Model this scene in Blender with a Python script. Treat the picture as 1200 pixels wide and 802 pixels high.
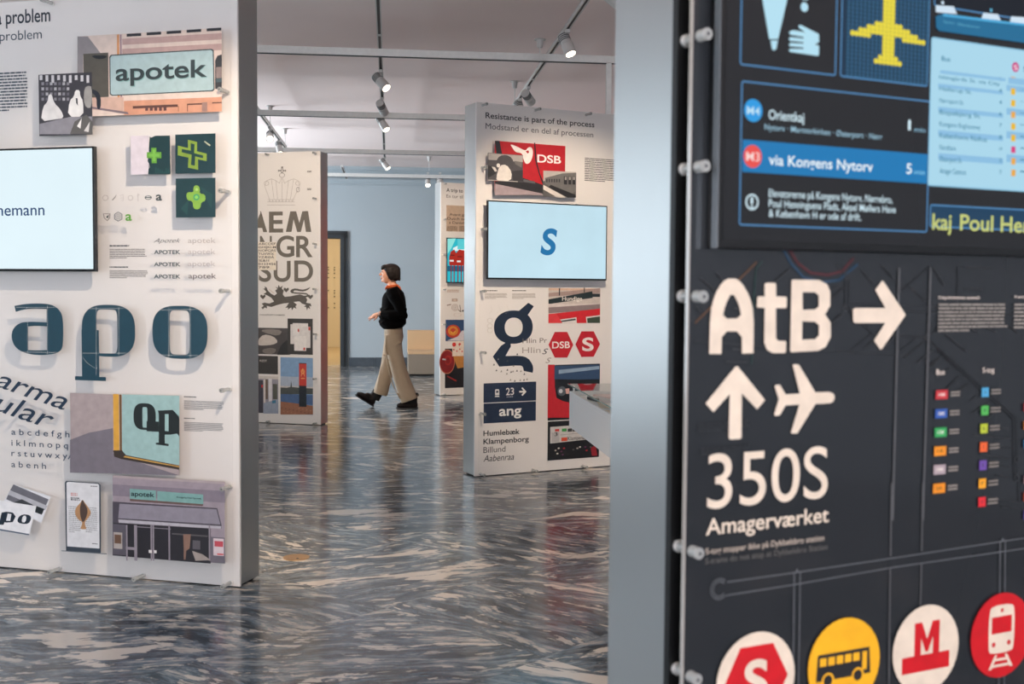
import bpy, bmesh, math, random
from mathutils import Vector, Matrix
from mathutils.geometry import tessellate_polygon

for o in list(bpy.data.objects): bpy.data.objects.remove(o)
S = bpy.context.scene
COL = S.collection

# ------------------------------------------------------------------ camera
cam_d = bpy.data.cameras.new('camera'); cam = bpy.data.objects.new('camera', cam_d); COL.objects.link(cam)
cam_d.sensor_fit = 'HORIZONTAL'; cam_d.sensor_width = 36.0
cam_d.lens = 1291.2 / 1200 * 36.0
cam_d.clip_start = .05; cam_d.clip_end = 200
PITCH, ROLL = .0487, .0074
cam.matrix_world = Matrix.Translation((0, 0, 1.403)) @ Matrix.Rotation(math.pi/2 - PITCH, 4, 'X') @ Matrix.Rotation(ROLL, 4, 'Z')
cam_d.dof.use_dof = True; cam_d.dof.focus_distance = 8.0; cam_d.dof.aperture_fstop = 5.6
S.camera = cam

# ------------------------------------------------------------------ world, exposure, large lights
TH = math.atan(143/1291)                    # the room's axis is turned by this angle
RM = Matrix.Rotation(TH, 4, 'Z')            # room coordinates -> world
def room(x, y, z=0.): return RM @ Vector((x, y, z))
world = bpy.data.worlds.new('sky'); S.world = world; world.use_nodes = True
wn = world.node_tree.nodes; wl = world.node_tree.links
bg = wn['Background']
sky = wn.new('ShaderNodeTexSky'); sky.sky_type = 'HOSEK_WILKIE'; sky.turbidity = 3.0
sky.sun_direction = Vector((-.5, -.6, .55)).normalized()
wl.new(sky.outputs['Color'], bg.inputs['Color']); bg.inputs['Strength'].default_value = .6
S.view_settings.view_transform = 'Standard'; S.view_settings.look = 'None'
S.view_settings.gamma = 1.0; S.view_settings.use_curve_mapping = False
S.view_settings.exposure = 0.0
S.cycles.use_denoising = True
S.cycles.max_bounces = 7; S.cycles.diffuse_bounces = 4; S.cycles.glossy_bounces = 4; S.cycles.transparent_max_bounces = 24
S.cycles.sample_clamp_indirect = 4.0

def area(name, loc, target, sx, sy, power, color):
    d = bpy.data.lights.new(name, 'AREA'); d.shape = 'RECTANGLE'; d.size = sx; d.size_y = sy; d.energy = power; d.color = color
    o = bpy.data.objects.new(name, d); COL.objects.link(o); o.location = loc
    o.rotation_euler = (Vector(target) - Vector(loc)).to_track_quat('-Z', 'Y').to_euler(); return o
WALL_L, WALL_R, WALL_B, WALL_F, CEIL = -5.2, 6.5, 19.75, -4.5, 3.52
WINDOWS = [(-1.5, 0.6), (4.9, 7.0), (14.4, 16.8)]   # along the left wall
WINDOWS_R = []
for (a, b), pw, c in zip(WINDOWS, (120, 72, 500), ((.74, .88, 1.0),)*2 + ((.80, .91, 1.0),)):
    area('daylight_and_fill', room(WALL_L + .05, (a+b)/2, 1.75), room(WALL_L + 3, (a+b)/2, 2.6), b-a, 2.3, pw, c)
area('daylight_and_fill', room(1.5, WALL_F + .1, 2.0), room(1.5, 3, 4.4), 6.5, 2.2, 620, (.95, .93, 1.0))  # added fill light lifting the ceiling; the front wall has no window

# ------------------------------------------------------------------ materials
def lin(h):
    def f(c):
        c /= 255.; return c/12.92 if c <= .04045 else ((c+.055)/1.055)**2.4
    return (f(int(h[0:2],16)), f(int(h[2:4],16)), f(int(h[4:6],16)), 1.)
MATS = {}
def mat(key, h, rough=.5, metal=0., var=0., scale=20., emit=0., spec=.5, bump=0., stretch=None, coat=0.):
    if key in MATS: return MATS[key]
    m = bpy.data.materials.new(key); m.use_nodes = True; n = m.node_tree.nodes; l = m.node_tree.links; b = n['Principled BSDF']
    c = lin(h) if isinstance(h, str) else h
    b.inputs['Base Color'].default_value = c; b.inputs['Roughness'].default_value = rough; b.inputs['Metallic'].default_value = metal
    b.inputs['Specular IOR Level'].default_value = spec; b.inputs['Coat Weight'].default_value = coat
    if emit:
        b.inputs['Base Color'].default_value = (0.01, .01, .01, 1); b.inputs['Emission Color'].default_value = c; b.inputs['Emission Strength'].default_value = emit
    if var or bump:
        tc = n.new('ShaderNodeTexCoord'); mp = n.new('ShaderNodeMapping'); nz = n.new('ShaderNodeTexNoise')
        l.new(tc.outputs['Object'], mp.inputs['Vector']); l.new(mp.outputs[0], nz.inputs['Vector'])
        if stretch: mp.inputs['Scale'].default_value = stretch
        nz.inputs['Scale'].default_value = scale; nz.inputs['Detail'].default_value = 4
        if var:
            mx = n.new('ShaderNodeMix'); mx.data_type = 'RGBA'
            mx.inputs['A'].default_value = tuple(max(0, x*(1-var)) for x in c[:3]) + (1,); mx.inputs['B'].default_value = tuple(min(1, x*(1+var)) for x in c[:3]) + (1,)
            l.new(nz.outputs['Fac'], mx.inputs['Factor']); l.new(mx.outputs['Result'], b.inputs['Emission Color' if emit else 'Base Color'])
        if bump:
            bp = n.new('ShaderNodeBump'); bp.inputs['Strength'].default_value = bump; bp.inputs['Distance'].default_value = .002
            l.new(nz.outputs['Fac'], bp.inputs['Height']); l.new(bp.outputs[0], b.inputs['Normal'])
    MATS[key] = m; return m
def ink(h): return mat('print ' + h, h, .42, var=.2, scale=28)
def glow(h): return mat('screen ' + h, h, .4, emit=1.0, spec=.1)
def glass_mat(key, fr=1.35, tint=(1, 1, 1), rough=.03):
    if key in MATS: return MATS[key]
    m = bpy.data.materials.new(key); m.use_nodes = True; n = m.node_tree.nodes; l = m.node_tree.links; n.remove(n['Principled BSDF'])
    t = n.new('ShaderNodeBsdfTransparent'); t.inputs[0].default_value = (*tint, 1); g = n.new('ShaderNodeBsdfGlossy'); g.inputs['Roughness'].default_value = rough
    f0 = ((fr-1)/(fr+1))**2; lw = n.new('ShaderNodeLayerWeight'); pw = n.new('ShaderNodeMath'); pw.operation = 'POWER'; pw.inputs[1].default_value = 5.; l.new(lw.outputs['Facing'], pw.inputs[0])
    ma = n.new('ShaderNodeMath'); ma.operation = 'MULTIPLY_ADD'; l.new(pw.outputs[0], ma.inputs[0]); ma.inputs[1].default_value = 1-f0; ma.inputs[2].default_value = f0*2
    ge = n.new('ShaderNodeNewGeometry'); fb = n.new('ShaderNodeMath'); fb.operation = 'SUBTRACT'; fb.inputs[0].default_value = 1.; l.new(ge.outputs['Backfacing'], fb.inputs[1])
    f = n.new('ShaderNodeMath'); f.operation = 'MULTIPLY'; l.new(ma.outputs[0], f.inputs[0]); l.new(fb.outputs[0], f.inputs[1]); mx = n.new('ShaderNodeMixShader')
    l.new(f.outputs[0], mx.inputs[0]); l.new(t.outputs[0], mx.inputs[1]); l.new(g.outputs[0], mx.inputs[2]); l.new(mx.outputs[0], n['Material Output'].inputs[0])
    MATS[key] = m; return m

def brushed():
    m = mat('brushed aluminium', (.47, .47, .46, 1), .34, 1.0, bump=.07, scale=60, stretch=(40, 40, .6)); return m
def marble():
    m = bpy.data.materials.new('veined marble'); m.use_nodes = True; n = m.node_tree.nodes; l = m.node_tree.links; b = n['Principled BSDF']
    uv = n.new('ShaderNodeUVMap'); oi = n.new('ShaderNodeObjectInfo')
    ml = n.new('ShaderNodeMath'); ml.operation = 'MULTIPLY'; ml.inputs[1].default_value = 61.; l.new(oi.outputs['Random'], ml.inputs[0])
    ad = n.new('ShaderNodeVectorMath'); ad.operation = 'ADD'; l.new(uv.outputs[0], ad.inputs[0]); l.new(ml.outputs[0], ad.inputs[1])
    # gentle large warp so that the veins sweep
    w = n.new('ShaderNodeTexNoise'); w.inputs['Scale'].default_value = 1.5; w.inputs['Detail'].default_value = 1.5; l.new(ad.outputs[0], w.inputs['Vector'])
    ws = n.new('ShaderNodeVectorMath'); ws.operation = 'MULTIPLY_ADD'; l.new(w.outputs['Color'], ws.inputs[0]); ws.inputs[1].default_value = (.26, .26, 0); l.new(ad.outputs[0], ws.inputs[2])
    def nz(sx, sy, scale, detail, rough=.6, dist=0.):
        mp = n.new('ShaderNodeMapping'); mp.inputs['Scale'].default_value = (sx, sy, 1); l.new(ws.outputs[0], mp.inputs['Vector'])
        t = n.new('ShaderNodeTexNoise'); t.inputs['Scale'].default_value = scale; t.inputs['Detail'].default_value = detail; t.inputs['Roughness'].default_value = rough; t.inputs['Distortion'].default_value = dist
        l.new(mp.outputs[0], t.inputs['Vector']); return t.outputs['Fac']
    def ramp(src, pts):
        r = n.new('ShaderNodeValToRGB'); e = r.color_ramp.elements
        while len(e) < len(pts): e.new(.5)
        for k, (p, c) in enumerate(pts): e[k].position = p; e[k].color = c if len(c) == 4 else (*c, 1)
        l.new(src, r.inputs[0]); return r.outputs['Color']
    base = ramp(nz(1.0, 4.2, 3.2, 12, .76, .2), [(.36, lin('141b22')), (.44, lin('27333d')), (.50, lin('465560')), (.555, lin('76818a')), (.62, lin('b8aea3'))])
    fine = ramp(nz(1.1, 4.5, 7.5, 8, .72, .3), [(.50, (0, 0, 0)), (.56, (.6, .6, .6)), (.64, (1, 1, 1))])
    patch = ramp(nz(1.0, 3.2, 1.7, 7, .62, .15), [(.588, (0, 0, 0)), (.600, (1, 1, 1))])
    chips = ramp(nz(1.0, 2.8, 6.5, 5, .62, .1), [(.585, (0, 0, 0)), (.605, (1, 1, 1))])
    def mix(f, a, c, k=1.):
        x = n.new('ShaderNodeMix'); x.data_type = 'RGBA'
        s = n.new('ShaderNodeMath'); s.operation = 'MULTIPLY'; s.inputs[1].default_value = k; l.new(f, s.inputs[0]); l.new(s.outputs[0], x.inputs['Factor'])
        l.new(a, x.inputs['A'])
        if isinstance(c, tuple): x.inputs['B'].default_value = c
        else: l.new(c, x.inputs['B'])
        return x.outputs['Result']
    c1 = mix(fine, base, lin('a9a7a2'), .42); c2 = mix(chips, c1, lin('c6bcb0'), .9); c3 = mix(patch, c2, lin('ddd0c2'), .95)
    l.new(c3, b.inputs['Base Color']); b.inputs['Roughness'].default_value = .13; b.inputs['Specular IOR Level'].default_value = .6
    rr = n.new('ShaderNodeMapRange'); rr.inputs[3].default_value = .09; rr.inputs[4].default_value = .22; l.new(nz(1, 1, 5, 3), rr.inputs[0]); l.new(rr.outputs[0], b.inputs['Roughness'])
    return m

# ------------------------------------------------------------------ builders
def tag(o, label=None, cat=None, group=None, kind=None):
    if label: o['label'] = label
    if cat: o['category'] = cat
    if group: o['group'] = group
    if kind: o['kind'] = kind
    return o
def empty(name, label, cat, mw, group=None):
    o = bpy.data.objects.new(name, None); o.empty_display_size = .1; COL.objects.link(o); o.matrix_world = mw; return tag(o, label, cat, group)
class MB:
    def __init__(s): s.v = []; s.f = []; s.m = []; s.mats = []
    def mi(s, m):
        if m not in s.mats: s.mats.append(m)
        return s.mats.index(m)
    def face(s, pts, m):
        k = len(s.v); s.v += [tuple(p) for p in pts]; s.f.append(tuple(range(k, k+len(pts)))); s.m.append(s.mi(m))
    def box(s, x0, y0, z0, x1, y1, z1, m, M=None, bev=0.):
        bm = bmesh.new(); bmesh.ops.create_cube(bm, size=1.)
        bmesh.ops.scale(bm, vec=(x1-x0, y1-y0, z1-z0), verts=bm.verts); bmesh.ops.translate(bm, vec=((x0+x1)/2, (y0+y1)/2, (z0+z1)/2), verts=bm.verts)
        if bev: bmesh.ops.bevel(bm, geom=bm.edges[:], offset=bev, segments=2, affect='EDGES', profile=.7)
        s.addbm(bm, m, M)
    def cyl(s, a, b, r, m, r2=None, seg=16, M=None, cap=True):
        a = Vector(a); b = Vector(b); d = b-a; bm = bmesh.new()
        bmesh.ops.create_cone(bm, cap_ends=cap, segments=seg, radius1=r, radius2=r if r2 is None else r2, depth=d.length)
        bmesh.ops.transform(bm, matrix=Matrix.Translation((a+b)/2) @ d.to_track_quat('Z', 'Y').to_matrix().to_4x4(), verts=bm.verts)
        s.addbm(bm, m, M)
    def sph(s, c, r, m, seg=16, M=None):
        bm = bmesh.new(); bmesh.ops.create_uvsphere(bm, u_segments=seg, v_segments=max(6, seg//2), radius=1.)
        rr = r if hasattr(r, '__len__') else (r, r, r)
        T = Matrix.Translation(c) @ (M or Matrix()) @ Matrix.Diagonal((*rr, 1)); bmesh.ops.transform(bm, matrix=T, verts=bm.verts); s.addbm(bm, m)
    def tube(s, pts, rads, m, seg=14, flat=None):
        """lofted tube through pts; rads = radius or (rx, ry) each; ends closed"""
        P = [Vector(p) for p in pts]; n = len(P); rings = []; k0 = len(s.v)
        up = Vector(flat) if flat else Vector((0, 1, 0))
        for i in range(n):
            t = (P[min(i+1, n-1)] - P[max(i-1, 0)]).normalized(); u = up - t*up.dot(t)
            if u.length < 1e-4: u = Vector((1, 0, 0))
            u.normalize(); v = t.cross(u); r = rads[i]; rx, ry = r if hasattr(r, '__len__') else (r, r)
            for j in range(seg):
                a = 2*math.pi*j/seg; s.v.append(tuple(P[i] + v*math.cos(a)*rx + u*math.sin(a)*ry))
        q = s.mi(m)
        for i in range(n-1):
            for j in range(seg):
                a = k0+i*seg+j; b = k0+i*seg+(j+1) % seg; s.f.append((a, b, b+seg, a+seg)); s.m.append(q)
        s.f.append(tuple(k0+j for j in range(seg))[::-1]); s.m.append(q); s.f.append(tuple(k0+(n-1)*seg+j for j in range(seg))); s.m.append(q)
    def addbm(s, bm, m, M=None):
        bm.verts.ensure_lookup_table(); k = len(s.v)
        s.v += [tuple((M @ v.co) if M else v.co) for v in bm.verts]; q = s.mi(m)
        for f in bm.faces: s.f.append(tuple(k+v.index for v in f.verts)); s.m.append(q)
        bm.free()
    def mesh(s, name):
        me = bpy.data.meshes.new(name); me.from_pydata(s.v, [], s.f)
        for m in s.mats: me.materials.append(m)
        me.polygons.foreach_set('material_index', s.m); me.update(); return me
    def build(s, name, parent=None, smooth=False, label=None, cat=None, group=None, kind=None, bevel=0.):
        me = s.mesh(name); o = bpy.data.objects.new(name, me); COL.objects.link(o)
        if parent: o.parent = parent
        if smooth:
            for p in me.polygons: p.use_smooth = True
            if smooth != 2: me.set_sharp_from_angle(angle=math.radians(40))
        if bevel:
            b = o.modifiers.new('bevel', 'BEVEL'); b.width = bevel; b.segments = 2; b.limit_method = 'ANGLE'
        return tag(o, label, cat, group, kind)

# ---- flat prints -------------------------------------------------
_tc = {}
def glyphs(s, bold, shear):
    key = (s, round(bold, 2), round(shear, 2))
    if key in _tc: return _tc[key]
    c = bpy.data.curves.new('t', 'FONT'); c.body = s; c.size = 1.; c.offset = .022*bold; c.shear = shear; c.resolution_u = 4 if len(s) > 12 else 8
    o = bpy.data.objects.new('t', c); COL.objects.link(o)
    dg = bpy.context.evaluated_depsgraph_get(); me = bpy.data.meshes.new_from_object(o.evaluated_get(dg))
    vs = [(v.co.x, v.co.y) for v in me.vertices]; fs = [tuple(p.vertices) for p in me.polygons]
    bpy.data.objects.remove(o); bpy.data.curves.remove(c); bpy.data.meshes.remove(me)
    xs = [v[0] for v in vs] or [0, 1]
    _tc[key] = (vs, fs, min(xs), max(xs)); return _tc[key]
CAPH = {}
def caph(bold):
    if bold not in CAPH: vs = glyphs('H', bold, 0)[0]; CAPH[bold] = max(v[1] for v in vs) - 0*min(v[1] for v in vs)
    return CAPH[bold]
def chaikin(P, n):
    for _ in range(n):
        Q = []
        for i in range(len(P)):
            a = P[i]; b = P[(i+1) % len(P)]
            if math.dist(a, b) < 1e-6: Q += [a, b]; continue
            Q += [(a[0]*.75+b[0]*.25, a[1]*.75+b[1]*.25), (a[0]*.25+b[0]*.75, a[1]*.25+b[1]*.75)]
        P = Q
    R = []
    for p in P:
        if not R or math.dist(p, R[-1]) > 1e-5: R.append(p)
    if math.dist(R[0], R[-1]) < 1e-5: R.pop()
    return R
def superell(x0, z0, x1, z1, n=2.8, k=40):
    cx, cz, a, b = (x0+x1)/2, (z0+z1)/2, (x1-x0)/2, (z1-z0)/2; P = []
    for i in range(k):
        t = 2*math.pi*i/k; c = math.cos(t); s = math.sin(t)
        P.append((cx + a*math.copysign(abs(c)**(2/n), c), cz + b*math.copysign(abs(s)**(2/n), s)))
    return P
def add_shapes(mb, shapes, e, mk, step=.00002):
    """flat print shapes in panel coordinates; the face looks along -Y"""
    y = -e
    def tri(outer, holes, m):
        loops = [[Vector((p[0], p[1], 0)) for p in outer]] + [[Vector((p[0], p[1], 0)) for p in h] for h in holes]
        flat = [v for lp in loops for v in lp]; k = len(mb.v); mb.v += [(v.x, y, v.y) for v in flat]; q = mb.mi(m)
        for t in tessellate_polygon(loops):
            a, b, c = (flat[i] for i in t)
            if (b-a).cross(c-a).z < 0: t = (t[0], t[2], t[1])
            mb.f.append(tuple(k+i for i in t)); mb.m.append(q)
    def quad(x0, z0, x1, z1, m): mb.face([(x0, y, z0), (x1, y, z0), (x1, y, z1), (x0, y, z1)], m)
    def line(P, w, m):
        for a, b in zip(P, P[1:]):
            d = Vector((b[0]-a[0], b[1]-a[1])); L = d.length
            if L < 1e-6: continue
            d /= L; nn = Vector((-d.y, d.x))*w/2; ex = d*w*.3
            tri([(a[0]-ex.x+nn.x, a[1]-ex.y+nn.y), (a[0]-ex.x-nn.x, a[1]-ex.y-nn.y), (b[0]+ex.x-nn.x, b[1]+ex.y-nn.y), (b[0]+ex.x+nn.x, b[1]+ex.y+nn.y)], [], m)
    rnd = random.Random(5)
    for s in shapes:
        k = s[0]
        if k == 'r': quad(s[1], s[2], s[3], s[4], mk(s[5]))
        elif k == 'p':
            o, h = s[1], s[2]
            if s[4]: o = chaikin(o, s[4]); h = [chaikin(q, s[4]) for q in h]
            tri(o, h, mk(s[3]))
        elif k == 'e':
            P = superell(s[1]-s[3], s[2]-s[4], s[1]+s[3], s[2]+s[4], 2, 36 if s[3] > .02 else 18)
            H = [superell(s[1]-s[3]*s[6], s[2]-s[4]*s[6], s[1]+s[3]*s[6], s[2]+s[4]*s[6], 2, 36 if s[3] > .02 else 18)] if s[6] else []
            tri(P, H, mk(s[5]))
        elif k == 's':
            H = []
            if s[6]: H = [superell(*s[6], 7, 40)]
            tri(superell(s[1], s[2], s[3], s[4], s[7], 60), H, mk(s[5]))
        elif k == 's2': tri(superell(s[1], s[2], s[3], s[4], s[7], 60), [superell(*s[6], s[7], 48)], mk(s[5]))
        elif k == 'arc':
            _, cx, cz, r, w, a0, a1, c = s; P = []
            for i in range(25):
                t = math.radians(a0 + (360+a1-a0)*i/24); P.append((cx+r*math.cos(t), cz+r*math.sin(t)))
            line(P, w, mk(c))
        elif k == 'l': line(s[1], s[2], mk(s[3]))
        elif k == 'd':
            P = s[1]; m = mk(s[3])
            for a, b in zip(P, P[1:]):
                L = math.dist(a, b); n = max(1, int(L/.0085))
                for i in range(n):
                    t = (i+.5)/n; x = a[0]+(b[0]-a[0])*t; z = a[1]+(b[1]-a[1])*t; quad(x-s[2]/2, z-s[2]/2, x+s[2]/2, z+s[2]/2, m)
        elif k == 'b':
            _, x0, z0, x1, z1, n, c, fill = s; m = mk(c); pit = (z1-z0)/n
            for i in range(n):
                zt = z1 - pit*i; zb = zt - pit*fill; x = x0; xe = x1 if i < n-1 or n < 3 else x0+(x1-x0)*.5; xe -= rnd.random()*(x1-x0)*.06
                while x < xe:
                    w = (.012 + rnd.random()*.04) * max(.25, min(1, (x1-x0)/.3)) if x1-x0 > .03 else 1.; quad(x, zb, min(x+w, xe), zt, m); x += w + min(pit*fill*.45, .004)
        elif k == 't':
            _, st, x, z, w, dz, h, c, bold, shear = s; vs, fs, mn, mx = glyphs(st, bold, shear); hh = caph(bold)
            sx = w/(mx-mn); sz = h/hh; a = math.atan2(dz, w) if abs(dz) > .03 else 0.; sx = sx/math.cos(a); m = mb.mi(mk(c)); k0 = len(mb.v)
            for p in vs:
                px = (p[0]-mn)*sx; pz = p[1]*sz; mb.v.append((x+px*math.cos(a)-pz*math.sin(a), y, z+px*math.sin(a)+pz*math.cos(a)))
            for f in fs: mb.f.append(tuple(k0+i for i in f)); mb.m.append(m)
        elif k == 'bx':
            _, x0, z0, x1, z1, c, w, r, fill = s
            def rr(q):
                P = []; R = max(r-q, r*.5)
                for (cx, cz, a0) in ((x1-q-R, z1-q-R, 0), (x0+q+R, z1-q-R, 90), (x0+q+R, z0+q+R, 180), (x1-q-R, z0+q+R, 270)):
                    for i in range(7): t = math.radians(a0+i*15); P.append((cx+R*math.cos(t), cz+R*math.sin(t)))
                return P
            if fill: tri(rr(w*.5), [], mk(fill)); y -= step
            tri(rr(0), [rr(w)], mk(c))
        elif k == 'dm':
            _, x, z, dx, dz, xl, xr, zb, c1, c2 = s
            rows = {0: (-3, 3), 1: (-2, 2), 6: (-9, 9), 7: (-7, 7), 8: (-5, 5), 9: (-3, 3)}
            lit = set()
            for i in range(0, 17):
                a, b = rows.get(i, (-1, 1))
                for j in range(a, b+1):
                    if i == 6 and (-5 < j < -1 or 1 < j < 4): continue
                    lit.add((i, j))
            i0 = int((zb-z)/dz); j0 = int((xl-x)/dx); j1 = int((xr-x)/dx)
            for i in range(i0, 19):
                for j in range(j0, j1+1):
                    on = (i, j) in lit; cx, cz = x+j*dx, z+i*dz; r = dx*(.56 if on else .33)
                    if on: tri(superell(cx-r, cz-r, cx+r, cz+r, 2, 10), [], mk(c1))
                    else: quad(cx-r, cz-r, cx+r, cz+r, mk(c2))
        y -= step
    return -y
STUFF = {'body_text', 'small_caption', 'metro_map_print', 'type_studies', 'panel_lines', 'dot_matrix', 'timetable_text', 'logo_sketches', 'alphabet_print', 'alphabet_card', 'crown_drawing', 'post_horn_drawing', 'platform_diagram', 'screen_boxes'}
def add_prints(parent, items, mk=ink):
    lasts = {}
    for name, label, e, shapes in items:
        shapes = [s for s in shapes if s]
        if not shapes: continue
        mb = MB(); key = e < .02; e = max(e, lasts.get(key, 0.)); lasts[key] = add_shapes(mb, shapes, e, mk); mb.build(name, parent, label=label, kind='stuff' if name in STUFF else None)

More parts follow.
